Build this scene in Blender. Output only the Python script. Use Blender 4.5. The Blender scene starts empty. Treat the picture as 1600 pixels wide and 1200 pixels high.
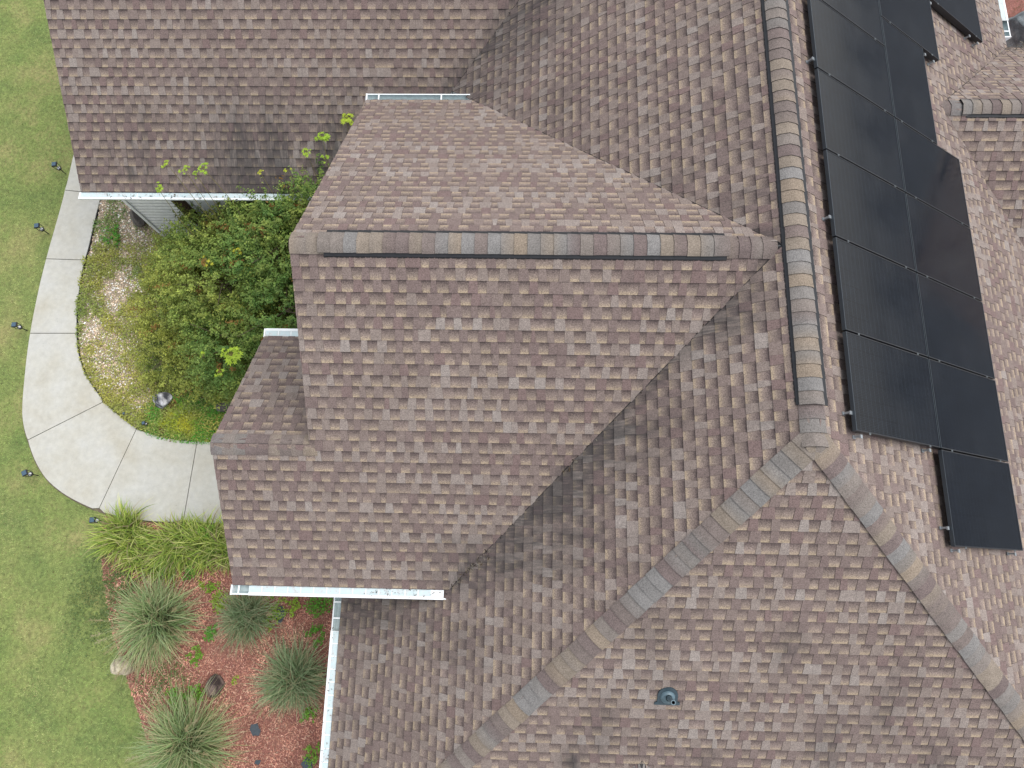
import bpy, math, random
import numpy as np
from mathutils import Vector, Matrix

random.seed(7)
RNG = np.random.default_rng(11)
SC = bpy.context.scene
COL = SC.collection
R = math.radians

# ------------------------------------------------------------------ camera
CAM_H = 6.8419
PITCH, ROLL, YAW, FPX = 0.2577, 0.0243, 0.0218, 1068.15
cam_rot = (Matrix.Rotation(YAW, 3, 'Z') @ Matrix.Rotation(ROLL, 3, 'Y') @ Matrix.Rotation(PITCH, 3, 'X'))
cd = bpy.data.cameras.new('camera')
cam = bpy.data.objects.new('camera', cd)
COL.objects.link(cam)
cam.matrix_world = Matrix.Translation((0, 0, CAM_H)) @ cam_rot.to_4x4()
cd.sensor_width = 36.0
cd.lens = FPX / 1600 * 36.0
cd.clip_start = 0.05
cd.clip_end = 500
SC.camera = cam

# ------------------------------------------------------------------ sky, sun, exposure
SUN_EL, SUN_AZ = R(66), R(66)          # azimuth measured clockwise from +Y
w = bpy.data.worlds.new('World')
SC.world = w
w.use_nodes = True
wn = w.node_tree
bg = wn.nodes['Background']
sky = wn.nodes.new('ShaderNodeTexSky')
sky.sky_type = 'NISHITA'
sky.sun_disc = False
sky.sun_elevation = SUN_EL
sky.sun_rotation = SUN_AZ
sky.dust_density = 1.0
sky.air_density = 1.0
sky.ozone_density = 1.0
hs = wn.nodes.new('ShaderNodeHueSaturation')
hs.inputs['Saturation'].default_value = 0.24
wn.links.new(sky.outputs[0], hs.inputs['Color'])
wn.links.new(hs.outputs[0], bg.inputs['Color'])
bg.inputs['Strength'].default_value = 0.15
sl = bpy.data.lights.new('sun', 'SUN')
sl.energy = 1.5
sl.angle = R(46)
sl.color = (1.0, 0.965, 0.92)
sun = bpy.data.objects.new('sun', sl)
COL.objects.link(sun)
sd = Vector((math.sin(SUN_AZ) * math.cos(SUN_EL), math.cos(SUN_AZ) * math.cos(SUN_EL), math.sin(SUN_EL)))
sun.rotation_euler = sd.to_track_quat('Z', 'Y').to_euler()
SC.view_settings.view_transform = 'Standard'
SC.view_settings.look = 'None'
SC.view_settings.exposure = 0.83
SC.view_settings.gamma = 1.0
SC.view_settings.use_curve_mapping = False


# ------------------------------------------------------------------ helpers
def project(p):
    c = cam_rot.transposed() @ (Vector(p) - Vector((0, 0, CAM_H)))
    return (800 + FPX * c.x / -c.z, 600 - FPX * c.y / -c.z)


def tag(o, label=None, cat=None, group=None, kind=None):
    if label: o['label'] = label
    if cat: o['category'] = cat
    if group: o['group'] = group
    if kind: o['kind'] = kind
    return o


def empty(name, loc=(0, 0, 0), parent=None):
    o = bpy.data.objects.new(name, None)
    o.empty_display_size = 0.1
    COL.objects.link(o)
    o.location = loc
    if parent: o.parent = parent
    return o


def link_mesh(name, me, parent=None, loc=(0, 0, 0)):
    o = bpy.data.objects.new(name, me)
    COL.objects.link(o)
    o.location = loc
    if parent: o.parent = parent
    return o


def child_at(o, parent, world):
    """Parent o (whose mesh is written in world space) to a thing standing at `world`."""
    o.parent = parent
    o.location = -Vector(world)
    return o


class MB:
    """collects shapes, builds ONE mesh object"""
    def __init__(s):
        s.v = []; s.f = []; s.m = []; s.smooth = []; s.c = []

    def add(s, vs, fs, mat=0, smooth=False, col=None):
        b = len(s.v)
        s.v += [tuple(v) for v in vs]
        s.c += ([col] * len(vs) if (col is None or not isinstance(col, list)) else col)
        for f in fs:
            s.f.append([b + i for i in f]); s.m.append(mat); s.smooth.append(smooth)

    def box(s, x0, x1, y0, y1, z0, z1, mat=0, col=None):
        v = [(x0, y0, z0), (x1, y0, z0), (x1, y1, z0), (x0, y1, z0), (x0, y0, z1), (x1, y0, z1), (x1, y1, z1), (x0, y1, z1)]
        s.add(v, [(3, 2, 1, 0), (4, 5, 6, 7), (0, 1, 5, 4), (1, 2, 6, 5), (2, 3, 7, 6), (3, 0, 4, 7)], mat, False, col)

    def tube(s, pts, rad, n=8, mat=0, cap=True, col=None):
        pts = [Vector(p) for p in pts]
        if not isinstance(rad, (list, tuple)): rad = [rad] * len(pts)
        vs = []; fs = []
        for i, p in enumerate(pts):
            a = pts[max(i - 1, 0)]; b = pts[min(i + 1, len(pts) - 1)]
            d = (b - a).normalized()
            t = Vector((0, 0, 1)) if abs(d.z) < 0.9 else Vector((1, 0, 0))
            u = d.cross(t).normalized(); q = d.cross(u)
            for k in range(n):
                an = 2 * math.pi * k / n
                vs.append(p + (u * math.cos(an) + q * math.sin(an)) * rad[i])
        for i in range(len(pts) - 1):
            for k in range(n):
                fs.append((i * n + k, i * n + (k + 1) % n, (i + 1) * n + (k + 1) % n, (i + 1) * n + k))
        s.add(vs, fs, mat, n > 6, col)
        if cap:
            s.add(vs[:n], [tuple(range(n))], mat, False, col)
            s.add(vs[-n:], [tuple(reversed(range(n)))], mat, False, col)

    def prism(s, poly, z0, z1, mat=0, col=None):
        n = len(poly)
        v = [(p[0], p[1], z0) for p in poly] + [(p[0], p[1], z1) for p in poly]
        f = [tuple(reversed(range(n))), tuple(range(n, 2 * n))]
        for i in range(n):
            j = (i + 1) % n
            f.append((i, j, n + j, n + i))
        s.add(v, f, mat, False, col)

    def mesh(s, name, mats):
        me = bpy.data.meshes.new(name)
        me.from_pydata(s.v, [], s.f)
        for m in (mats if isinstance(mats, (list, tuple)) else [mats]):
            me.materials.append(m)
        me.polygons.foreach_set('material_index', s.m)
        me.polygons.foreach_set('use_smooth', s.smooth)
        if any(c is not None for c in s.c):
            a = me.attributes.new('col', 'FLOAT_COLOR', 'POINT')
            arr = np.array([(list(c) + [1.0])[:4] if c is not None else [1, 1, 1, 1] for c in s.c], dtype=np.float32)
            a.data.foreach_set('color', arr.ravel())
        me.update()
        return me

    def build(s, name, mats, parent=None, loc=(0, 0, 0)):
        return link_mesh(name, s.mesh(name, mats), parent, loc)


def bulk(name, verts, nper, mat, cols=None, smooth=False, faces=None):
    """numpy soup: verts (N,3); consecutive runs of nper vertices form a face, or explicit faces (M,k)"""
    me = bpy.data.meshes.new(name)
    verts = np.ascontiguousarray(verts, dtype=np.float32)
    if faces is None:
        faces = np.arange(len(verts), dtype=np.int32).reshape(-1, nper)
    faces = np.ascontiguousarray(faces, dtype=np.int32)
    k = faces.shape[1]
    me.vertices.add(len(verts)); me.vertices.foreach_set('co', verts.ravel())
    me.loops.add(faces.size); me.loops.foreach_set('vertex_index', faces.ravel())
    me.polygons.add(len(faces))
    me.polygons.foreach_set('loop_start', np.arange(0, faces.size, k, dtype=np.int32))
    me.polygons.foreach_set('use_smooth', np.full(len(faces), smooth))
    me.materials.append(mat)
    if cols is not None:
        a = me.attributes.new('col', 'FLOAT_COLOR', 'POINT')
        c = np.ones((len(verts), 4), dtype=np.float32); c[:, :3] = cols
        a.data.foreach_set('color', c.ravel())
    me.update(calc_edges=True)
    return me


def vnoise(x, y, seed=0):
    """smooth value noise on arrays, 0..1"""
    x = np.asarray(x, float); y = np.asarray(y, float)
    xi = np.floor(x).astype(np.int64); yi = np.floor(y).astype(np.int64)
    fx = x - xi; fy = y - yi
    fx = fx * fx * (3 - 2 * fx); fy = fy * fy * (3 - 2 * fy)

    def h(a, b):
        n = (a * 374761393 + b * 668265263 + seed * 974634631) & 0x7fffffff
        n = ((n ^ (n >> 13)) * 1274126177) & 0x7fffffff
        return ((n ^ (n >> 16)) & 0xffff) / 65535.0
    return (h(xi, yi) * (1 - fx) + h(xi + 1, yi) * fx) * (1 - fy) + (h(xi, yi + 1) * (1 - fx) + h(xi + 1, yi + 1) * fx) * fy


# ------------------------------------------------------------------ materials
def new_mat(name):
    m = bpy.data.materials.new(name)
    m.use_nodes = True
    nt = m.node_tree
    return m, nt, nt.nodes['Principled BSDF']


def N(nt, t, **kw):
    n = nt.nodes.new(t)
    for k, v in kw.items():
        if k.startswith('i_'):
            n.inputs[k[2:].replace('_', ' ')].default_value = v
        else:
            setattr(n, k, v)
    return n


def noise(nt, scale, detail=2.0, rough=0.5, vec=None):
    n = N(nt, 'ShaderNodeTexNoise')
    n.inputs['Scale'].default_value = scale
    n.inputs['Detail'].default_value = detail
    n.inputs['Roughness'].default_value = rough
    if vec is not None: nt.links.new(vec, n.inputs['Vector'])
    return n


def wpos(nt):
    return N(nt, 'ShaderNodeNewGeometry').outputs['Position']


def maprange(nt, src, a, b, c, d):
    n = N(nt, 'ShaderNodeMapRange')
    n.inputs[1].default_value = a; n.inputs[2].default_value = b
    n.inputs[3].default_value = c; n.inputs[4].default_value = d
    nt.links.new(src, n.inputs[0])
    return n.outputs[0]


def mixrgb(nt, fac, a, b, blend='MIX'):
    n = N(nt, 'ShaderNodeMix', data_type='RGBA', blend_type=blend)
    for idx, v in ((0, fac), (6, a), (7, b)):
        if isinstance(v, (int, float)): n.inputs[idx].default_value = v
        elif isinstance(v, tuple): n.inputs[idx].default_value = (*v, 1.0) if len(v) == 3 else v
        else: nt.links.new(v, n.inputs[idx])
    return n.outputs[2]


def ramp(nt, fac, stops):
    n = N(nt, 'ShaderNodeValToRGB')
    el = n.color_ramp.elements
    while len(el) < len(stops): el.new(0.5)
    for e, (p, c) in zip(el, stops):
        e.position = p; e.color = (*c, 1.0)
    nt.links.new(fac, n.inputs[0])
    return n.outputs[0]


def math_n(nt, op, a, b):
    n = N(nt, 'ShaderNodeMath', operation=op)
    for i, v in enumerate((a, b)):
        if isinstance(v, (int, float)): n.inputs[i].default_value = v
        else: nt.links.new(v, n.inputs[i])
    return n.outputs[0]


def scale_rgb(nt, colsock, fsock):
    """multiply a colour by a scalar socket"""
    n = N(nt, 'ShaderNodeVectorMath', operation='SCALE')
    nt.links.new(colsock, n.inputs[0])
    nt.links.new(fsock, n.inputs['Scale'])
    return n.outputs[0]


def bump(nt, bsdf, h, strength=0.3, dist=0.01):
    b = N(nt, 'ShaderNodeBump')
    b.inputs['Strength'].default_value = strength
    b.inputs['Distance'].default_value = dist
    nt.links.new(h, b.inputs['Height'])
    nt.links.new(b.outputs[0], bsdf.inputs['Normal'])


def simple(name, col, rough=0.6, metal=0.0, var=0.0, scale=20.0, spec=0.5):
    m, nt, b = new_mat(name)
    b.inputs['Roughness'].default_value = rough
    b.inputs['Metallic'].default_value = metal
    b.inputs['Specular IOR Level'].default_value = spec
    if var > 0:
        n = noise(nt, scale, 4, 0.6, wpos(nt))
        f = maprange(nt, n.outputs[0], 0.3, 0.7, 1 - var, 1 + var)
        rgb = N(nt, 'ShaderNodeRGB'); rgb.outputs[0].default_value = (*col, 1)
        nt.links.new(scale_rgb(nt, rgb.outputs[0], f), b.inputs['Base Color'])
    else:
        b.inputs['Base Color'].default_value = (*col, 1)
    return m


def attr_mat(name, rough=0.7, transl=0.0, var=0.15, scale=40.0, spec=0.3):
    m, nt, b = new_mat(name)
    a = N(nt, 'ShaderNodeAttribute', attribute_name='col')
    n = noise(nt, scale, 3, 0.6, wpos(nt))
    f = maprange(nt, n.outputs[0], 0.3, 0.7, 1 - var, 1 + var)
    c = scale_rgb(nt, a.outputs['Color'], f)
    nt.links.new(c, b.inputs['Base Color'])
    b.inputs['Roughness'].default_value = rough
    b.inputs['Specular IOR Level'].default_value = spec
    if transl > 0:
        t = N(nt, 'ShaderNodeBsdfTranslucent')
        nt.links.new(c, t.inputs[0])
        mx = N(nt, 'ShaderNodeMixShader')
        mx.inputs[0].default_value = transl
        nt.links.new(b.outputs[0], mx.inputs[1]); nt.links.new(t.outputs[0], mx.inputs[2])
        nt.links.new(mx.outputs[0], nt.nodes['Material Output'].inputs['Surface'])
    return m


def shingle_material():
    m, nt, b = new_mat('asphalt_shingle')
    a = N(nt, 'ShaderNodeAttribute', attribute_name='col')
    g = N(nt, 'ShaderNodeAttribute', attribute_name='grad')
    sep = N(nt, 'ShaderNodeSeparateColor'); nt.links.new(g.outputs['Color'], sep.inputs[0])
    pos = wpos(nt)
    n1 = noise(nt, 78.0, 3, 0.8, pos)
    n2 = noise(nt, 26.0, 2, 0.5, pos)
    n3 = noise(nt, 2.2, 3, 0.6, pos)
    jit = math_n(nt, 'MULTIPLY', math_n(nt, 'SUBTRACT', n1.outputs[0], 0.5), 0.55)
    t = math_n(nt, 'ADD', sep.outputs[0], jit)
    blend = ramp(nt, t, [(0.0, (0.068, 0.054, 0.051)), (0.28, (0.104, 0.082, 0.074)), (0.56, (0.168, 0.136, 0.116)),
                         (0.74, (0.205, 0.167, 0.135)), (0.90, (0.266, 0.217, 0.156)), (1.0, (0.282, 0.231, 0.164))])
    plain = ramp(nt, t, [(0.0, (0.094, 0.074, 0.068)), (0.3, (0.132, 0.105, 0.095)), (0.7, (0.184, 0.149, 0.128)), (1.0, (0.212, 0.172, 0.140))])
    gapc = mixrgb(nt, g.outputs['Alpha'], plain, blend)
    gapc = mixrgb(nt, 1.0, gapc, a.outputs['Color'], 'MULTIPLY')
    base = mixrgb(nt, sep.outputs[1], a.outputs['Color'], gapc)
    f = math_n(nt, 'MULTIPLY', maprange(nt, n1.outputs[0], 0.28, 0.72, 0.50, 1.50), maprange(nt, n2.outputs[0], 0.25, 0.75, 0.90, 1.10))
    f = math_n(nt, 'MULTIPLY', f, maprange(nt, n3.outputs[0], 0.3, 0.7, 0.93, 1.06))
    # butt shade painted dark at each exposure's head, merged with the product's printed band
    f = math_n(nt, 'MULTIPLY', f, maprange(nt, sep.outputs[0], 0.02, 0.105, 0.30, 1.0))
    base = mixrgb(nt, 1.0, base, (1.13, 1.085, 1.095), 'MULTIPLY')
    c = scale_rgb(nt, base, f)
    # algae streaks drawn out along the fall of each slope
    def streak(sx, sy, sz):
        mp = N(nt, 'ShaderNodeMapping'); mp.inputs['Scale'].default_value = (sx, sy, sz)
        nt.links.new(pos, mp.inputs['Vector'])
        return noise(nt, 1.0, 3, 0.65, mp.outputs[0]).outputs[0]
    nsep = N(nt, 'ShaderNodeSeparateXYZ'); nt.links.new(N(nt, 'ShaderNodeNewGeometry').outputs['True Normal'], nsep.inputs[0])
    isx = math_n(nt, 'GREATER_THAN', math_n(nt, 'ABSOLUTE', nsep.outputs[0], 0.0), 0.35)
    sa, sb_ = streak(4.0, 34.0, 4.0), streak(34.0, 4.0, 4.0)
    smix = N(nt, 'ShaderNodeMix', data_type='FLOAT')
    nt.links.new(isx, smix.inputs[0]); nt.links.new(sb_, smix.inputs[2]); nt.links.new(sa, smix.inputs[3])
    st = math_n(nt, 'MULTIPLY', sep.outputs[2], maprange(nt, smix.outputs[0], 0.32, 0.68, 0.50, 1.45))
    st = math_n(nt, 'MULTIPLY', st, maprange(nt, n1.outputs[0], 0.28, 0.72, 0.75, 1.2))
    st = math_n(nt, 'MINIMUM', st, 0.74)
    stc = N(nt, 'ShaderNodeClamp'); nt.links.new(st, stc.inputs[0])
    c = mixrgb(nt, stc.outputs[0], c, (0.036, 0.036, 0.037))
    nt.links.new(c, b.inputs['Base Color'])
    b.inputs['Roughness'].default_value = 0.92
    b.inputs['Specular IOR Level'].default_value = 0.25
    bump(nt, b, n1.outputs[0], 0.5, 0.004)
    return m


M_SH = shingle_material()
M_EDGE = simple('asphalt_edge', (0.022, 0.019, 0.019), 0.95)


def cap_material():
    m, nt, b = new_mat('cap_shingle')
    a = N(nt, 'ShaderNodeAttribute', attribute_name='col')
    pos = wpos(nt)
    n1 = noise(nt, 78.0, 3, 0.8, pos)
    n3 = noise(nt, 9.0, 3, 0.6, pos)
    f = math_n(nt, 'MULTIPLY', maprange(nt, n1.outputs[0], 0.28, 0.72, 0.50, 1.50), maprange(nt, n3.outputs[0], 0.3, 0.7, 0.90, 1.10))
    nt.links.new(scale_rgb(nt, a.outputs['Color'], f), b.inputs['Base Color'])
    b.inputs['Roughness'].default_value = 0.92
    b.inputs['Specular IOR Level'].default_value = 0.25
    bump(nt, b, n1.outputs[0], 0.5, 0.004)
    return m


M_CAP = cap_material()
M_DECK = simple('roof_underlay', (0.03, 0.027, 0.027), 0.95)
M_BLACK = simple('black_plastic', (0.012, 0.013, 0.016), 0.5, var=0.2)
M_WHITE = simple('white_aluminium', (0.74, 0.77, 0.78), 0.35, var=0.07, scale=9)
M_GUTIN = simple('gutter_trough', (0.42, 0.50, 0.51), 0.4, var=0.15, scale=14)
M_TRIM = simple('white_trim', (0.70, 0.71, 0.71), 0.5, var=0.05)
M_SIDE = simple('white_siding', (0.80, 0.80, 0.81), 0.5, var=0.12, scale=14)
M_BROWN = simple('brown_shutter', (0.040, 0.020, 0.015), 0.5, var=0.15)
M_PVC = simple('slate_blue_plastic', (0.030, 0.052, 0.066), 0.45, var=0.12, scale=30)
M_PVC2 = simple('weathered_grey_plastic', (0.10, 0.155, 0.185), 0.5, var=0.12, scale=30)
M_SILVER = simple('galvanised_metal', (0.36, 0.39, 0.41), 0.4, 0.6)
M_CLAMP = simple('dull_clamp', (0.20, 0.22, 0.23), 0.4, 0.5)
M_DARKHOLE = simple('pipe_bore', (0.012, 0.011, 0.010), 0.9)
M_LEAF = attr_mat('leaf', 0.5, 0.36, 0.18, 30)
M_BLADE = attr_mat('grass_blade', 0.55, 0.36, 0.12, 25)
M_BARK = simple('bark', (0.09, 0.07, 0.045), 0.9, var=0.3)
M_STONE = attr_mat('stone', 0.85, 0, 0.25, 30)


def guard_material():
    m, nt, b = new_mat('gutter_guard_mesh')
    pos = wpos(nt)
    n = noise(nt, 16, 4, 0.7, pos)
    c = ramp(nt, n.outputs[0], [(0.25, (0.36, 0.36, 0.34)), (0.42, (0.50, 0.55, 0.56)), (0.55, (0.46, 0.58, 0.60)), (0.75, (0.56, 0.57, 0.56))])
    nt.links.new(c, b.inputs['Base Color'])
    b.inputs['Roughness'].default_value = 0.45
    v = N(nt, 'ShaderNodeTexVoronoi'); v.inputs['Scale'].default_value = 120
    nt.links.new(pos, v.inputs['Vector'])
    bump(nt, b, v.outputs['Distance'], 0.4, 0.003)
    return m


M_GUARD = guard_material()


def concrete_material():
    m, nt, b = new_mat('concrete')
    pos = wpos(nt)
    n1 = noise(nt, 1.3, 5, 0.6, pos)
    n2 = noise(nt, 9, 5, 0.7, pos)
    n3 = noise(nt, 90, 2, 0.6, pos)
    c = ramp(nt, n1.outputs[0], [(0.3, (0.400, 0.380, 0.318)), (0.5, (0.440, 0.432, 0.386)), (0.7, (0.455, 0.455, 0.430))])
    c = scale_rgb(nt, c, maprange(nt, n2.outputs[0], 0.3, 0.7, 0.90, 1.08))
    c = scale_rgb(nt, c, maprange(nt, n3.outputs[0], 0.3, 0.7, 0.93, 1.06))
    spots = maprange(nt, noise(nt, 42, 1, 0.5, pos).outputs[0], 0.74, 0.80, 0.0, 0.45)
    c = mixrgb(nt, spots, c, (0.15, 0.14, 0.11))
    nt.links.new(c, b.inputs['Base Color'])
    b.inputs['Roughness'].default_value = 0.85
    bump(nt, b, n3.outputs[0], 0.25, 0.003)
    return m


M_CONC = concrete_material()


def lawn_material():
    m, nt, b = new_mat('lawn_turf')
    pos = wpos(nt)
    n1 = noise(nt, 1.0, 4, 0.65, pos)
    n2 = noise(nt, 14, 4, 0.7, pos)
    c = ramp(nt, n1.outputs[0], [(0.3, (0.105, 0.150, 0.040)), (0.5, (0.160, 0.195, 0.056)), (0.68, (0.225, 0.215, 0.082))])
    c = scale_rgb(nt, c, maprange(nt, n2.outputs[0], 0.3, 0.7, 0.65, 1.35))
    nt.links.new(c, b.inputs['Base Color'])
    b.inputs['Roughness'].default_value = 0.9
    return m


def mulch_material():
    m, nt, b = new_mat('red_mulch')
    pos = wpos(nt)
    n1 = noise(nt, 2, 4, 0.65, pos)
    n2 = noise(nt, 45, 3, 0.7, pos)
    c = ramp(nt, n1.outputs[0], [(0.3, (0.190, 0.078, 0.062)), (0.55, (0.265, 0.110, 0.088)), (0.75, (0.285, 0.140, 0.105))])
    c = scale_rgb(nt, c, maprange(nt, n2.outputs[0], 0.3, 0.7, 0.55, 1.35))
    nt.links.new(c, b.inputs['Base Color'])
    b.inputs['Roughness'].default_value = 0.95
    bump(nt, b, n2.outputs[0], 0.8, 0.02)
    return m


def soil_material():
    m, nt, b = new_mat('gravel_soil')
    pos = wpos(nt)
    n1 = noise(nt, 3, 4, 0.65, pos)
    n2 = noise(nt, 60, 3, 0.7, pos)
    c = ramp(nt, n1.outputs[0], [(0.3, (0.26, 0.21, 0.15)), (0.6, (0.36, 0.30, 0.22))])
    c = scale_rgb(nt, c, maprange(nt, n2.outputs[0], 0.3, 0.7, 0.5, 1.4))
    nt.links.new(c, b.inputs['Base Color'])
    b.inputs['Roughness'].default_value = 0.95
    return m


def solar_material():
    m, nt, b = new_mat('solar_cells')
    tc = N(nt, 'ShaderNodeTexCoord')
    s = N(nt, 'ShaderNodeSeparateXYZ'); nt.links.new(tc.outputs['Object'], s.inputs[0])
    # fine busbar lines up the slope and half-cut cell rows across it
    def lines(sock, period, width):
        a = math_n(nt, 'MULTIPLY', sock, 1.0 / period)
        fr = N(nt, 'ShaderNodeMath', operation='FRACT'); nt.links.new(a, fr.inputs[0])
        return math_n(nt, 'LESS_THAN', fr.outputs[0], width)
    bus = lines(s.outputs[1], 0.0182, 0.10)
    cell = lines(s.outputs[0], 0.083, 0.05)
    cell2 = lines(s.outputs[1], 0.182, 0.016)
    n1 = noise(nt, 4, 3, 0.6, tc.outputs['Object'])
    c = ramp(nt, n1.outputs[0], [(0.3, (0.0035, 0.0052, 0.0090)), (0.7, (0.0055, 0.0080, 0.0130))])
    c = mixrgb(nt, math_n(nt, 'MULTIPLY', bus, 0.9), c, (0.026, 0.034, 0.044))
    c = mixrgb(nt, math_n(nt, 'MULTIPLY', cell, 0.8), c, (0.028, 0.036, 0.047))
    c = mixrgb(nt, math_n(nt, 'MULTIPLY', cell2, 0.6), c, (0.004, 0.005, 0.007))
    nt.links.new(c, b.inputs['Base Color'])
    b.inputs['Roughness'].default_value = 0.16
    b.inputs['IOR'].default_value = 1.40
    n2 = noise(nt, 1.1, 3, 0.6, tc.outputs['Object'])
    nt.links.new(maprange(nt, n2.outputs[0], 0.3, 0.7, 0.05, 0.18), b.inputs['Roughness'])
    return m


M_SOLAR = solar_material()
M_FRAME = simple('black_frame_sky_lit', (0.062, 0.076, 0.090), 0.34, 0.6)  # sky light caught by the side bars put into their colour; end bars black
M_LAWN, M_MULCH, M_SOIL = lawn_material(), mulch_material(), soil_material()

# ------------------------------------------------------------------ geometry of the place (metres; roof ridge at z = 0)
K = 0.67545
CT = 1 / math.sqrt(1 + K * K)
STH = K * CT
E_ = 0.143                              # shingle exposure
X0, Y0 = 2.868, 1.313                   # main ridge x, its south end
ZW, YW = -0.0895, 3.449                 # west wing ridge
JX = X0 + ZW / K
XG, XG2 = -2.745, -3.985                # rakes of the wing and of its front gable
YR = YW - 2.073; ZR = ZW - K * 2.073    # front gable ridge
SE = 3.806                              # run of the wing's south slope
NE = 3.771                              # run of its north slope
EAVE = 5.67                             # run of the main roof
GC = 11.85                              # garage plane: z = -K (GC - y)
GY = 10.0                               # garage ridge
GZ = -K * (GC - GY)
GR = -8.03                              # garage rake
ZE, YE = -2.164, 6.80                   # east wing ridge
XEJ = X0 - ZE / K
GND = -6.3

# ------------------------------------------------------------------ ground
def curve_pts(pts, n=4):
    """Catmull-Rom through 2D points"""
    P = [Vector((*p, 0)) for p in pts]
    out = []
    for i in range(len(P) - 1):
        a = P[max(i - 1, 0)]; b = P[i]; c = P[i + 1]; d = P[min(i + 2, len(P) - 1)]
        for k in range(n):
            t = k / n
            q = 0.5 * ((2 * b) + (c - a) * t + (2 * a - 5 * b + 4 * c - d) * t * t + (3 * b - a - 3 * c + d) * t ** 3)
            out.append((q.x, q.y))
    out.append((P[-1].x, P[-1].y))
    return out


OUTER = [(-10.14, 13.0), (-10.18, 10.5), (-10.21, 8.25), (-10.22, 7.8), (-10.25, 7.182), (-10.325, 6.035), (-10.347, 5.248), (-10.332, 4.37), (-10.276, 3.642), (-10.176, 2.842), (-10.069, 2.451), (-9.912, 2.131), (-9.694, 1.753), (-9.407, 1.407), (-9.037, 1.142), (-8.621, 0.942), (-8.152, 0.78), (-7.636, 0.682), (-7.068, 0.633), (-5.827, 0.623), (-3.4, 0.62)]
INNER = [(-9.30, 13.0), (-9.34, 10.5), (-9.38, 8.5), (-9.42, 7.5), (-9.445, 6.959), (-9.468, 6.281), (-9.497, 5.985), (-9.499, 5.546), (-9.461, 4.973), (-9.369, 4.411), (-9.271, 4.025), (-9.071, 3.592), (-8.81, 3.248), (-8.536, 2.96), (-8.261, 2.729), (-7.839, 2.45), (-7.455, 2.302), (-6.992, 2.208), (-6.54, 2.178), (-6.258, 2.17), (-3.4, 2.15)]
OUT_C, INN_C = curve_pts(OUTER), curve_pts(INNER)
BED = [(-8.144, 0.732), (-8.178, 0.431), (-8.049, -0.158), (-7.874, -0.731), (-7.668, -1.29), (-7.461, -1.728), (-7.267, -2.103), (-7.012, -2.577), (-6.794, -2.99), (-6.525, -3.597), (-6.204, -4.577), (-5.8, -6.0)]
BED_C = curve_pts(BED)

mb = MB(); mb.add([(-60, -60, GND), (60, -60, GND), (60, 60, GND), (-60, 60, GND)], [(0, 1, 2, 3)])
lawn = tag(mb.build('lawn', M_LAWN), kind='structure')


def sheet(name, poly, z, mat):
    mb = MB(); mb.add([(x, y, z) for x, y in poly], [tuple(range(len(poly)))])
    return tag(mb.build(name, mat), kind='structure')


bedp = list(reversed(BED_C))
walk_part = [p for p in OUT_C if p[0] > -8.144]
sheet('mulch_bed', bedp[::1] + walk_part + [(-1.0, 0.62), (-1.0, -6.0)], GND + 0.006, M_MULCH)
sheet('gravel_bed', [p for p in INN_C if p[1] < 8.4] + [(-2.0, 2.15), (-2.0, 8.4)], GND + 0.006, M_SOIL)
sheet('mulch_ground', [(8.0, 8.0), (13.5, 8.0), (13.5, 18), (8.0, 18)], GND + 0.006, M_MULCH)

mb = MB(); mb.add([(13.5, -60, GND + 0.008), (60, -60, GND + 0.008), (60, 60, GND + 0.008), (13.5, 60, GND + 0.008)], [(0, 1, 2, 3)])  # grey ground added out of view to give the solar panels a neutral reflection
tag(mb.build('reflection_ground', simple('reflection_grey', (0.055, 0.056, 0.058), 0.9, var=0.2, scale=3)), kind='structure')

# sidewalk: a dark bed with one concrete slab after another
walk = MB()
poly_walk = OUT_C + list(reversed(INN_C))
no, ni = len(OUT_C), len(INN_C)
v = [(x - 0.03 if y > 1.6 else x - 0.02, y - (0.0 if y > 2.5 else 0.025), GND + 0.010) for x, y in OUT_C] + [(x, y, GND + 0.010) for x, y in INN_C]
walk.add(v, [(i, i + 1, no + i + 1, no + i) for i in range(no - 1)])
sidewalk = tag(walk.build('sidewalk', simple('joint_sand', (0.13, 0.105, 0.075), 0.95, var=0.3)), kind='structure')


def near_i(C, p):
    return min(range(len(C)), key=lambda i: (C[i][0] - p[0]) ** 2 + (C[i][1] - p[1]) ** 2)


JO = [((-10.14, 13.0), (-9.30, 13.0)), ((-10.19, 9.6), (-9.36, 9.5)), ((-10.233, 7.663), (-9.42, 7.575)), ((-10.325, 6.035), (-9.489, 6.015)), ((-10.332, 4.37), (-9.364, 4.383)),
      ((-9.918, 2.157), (-8.571, 2.933)), ((-8.255, 0.863), (-7.792, 2.399)), ((-6.59, 0.679), (-6.541, 2.19)), ((-5.0, 0.62), (-5.0, 2.15)), ((-3.4, 0.62), (-3.4, 2.15))]


def cut(C, p, q):
    i, j = near_i(C, p), near_i(C, q)
    seg = [p] + [C[t] for t in range(i, j + 1) if (C[t][0] - p[0]) ** 2 + (C[t][1] - p[1]) ** 2 > 0.004 and (C[t][0] - q[0]) ** 2 + (C[t][1] - q[1]) ** 2 > 0.004
                  and ((C[t][0] - p[0]) * (q[0] - p[0]) + (C[t][1] - p[1]) * (q[1] - p[1])) > 0 and ((C[t][0] - q[0]) * (p[0] - q[0]) + (C[t][1] - q[1]) * (p[1] - q[1])) > 0] + [q]
    return seg


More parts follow.
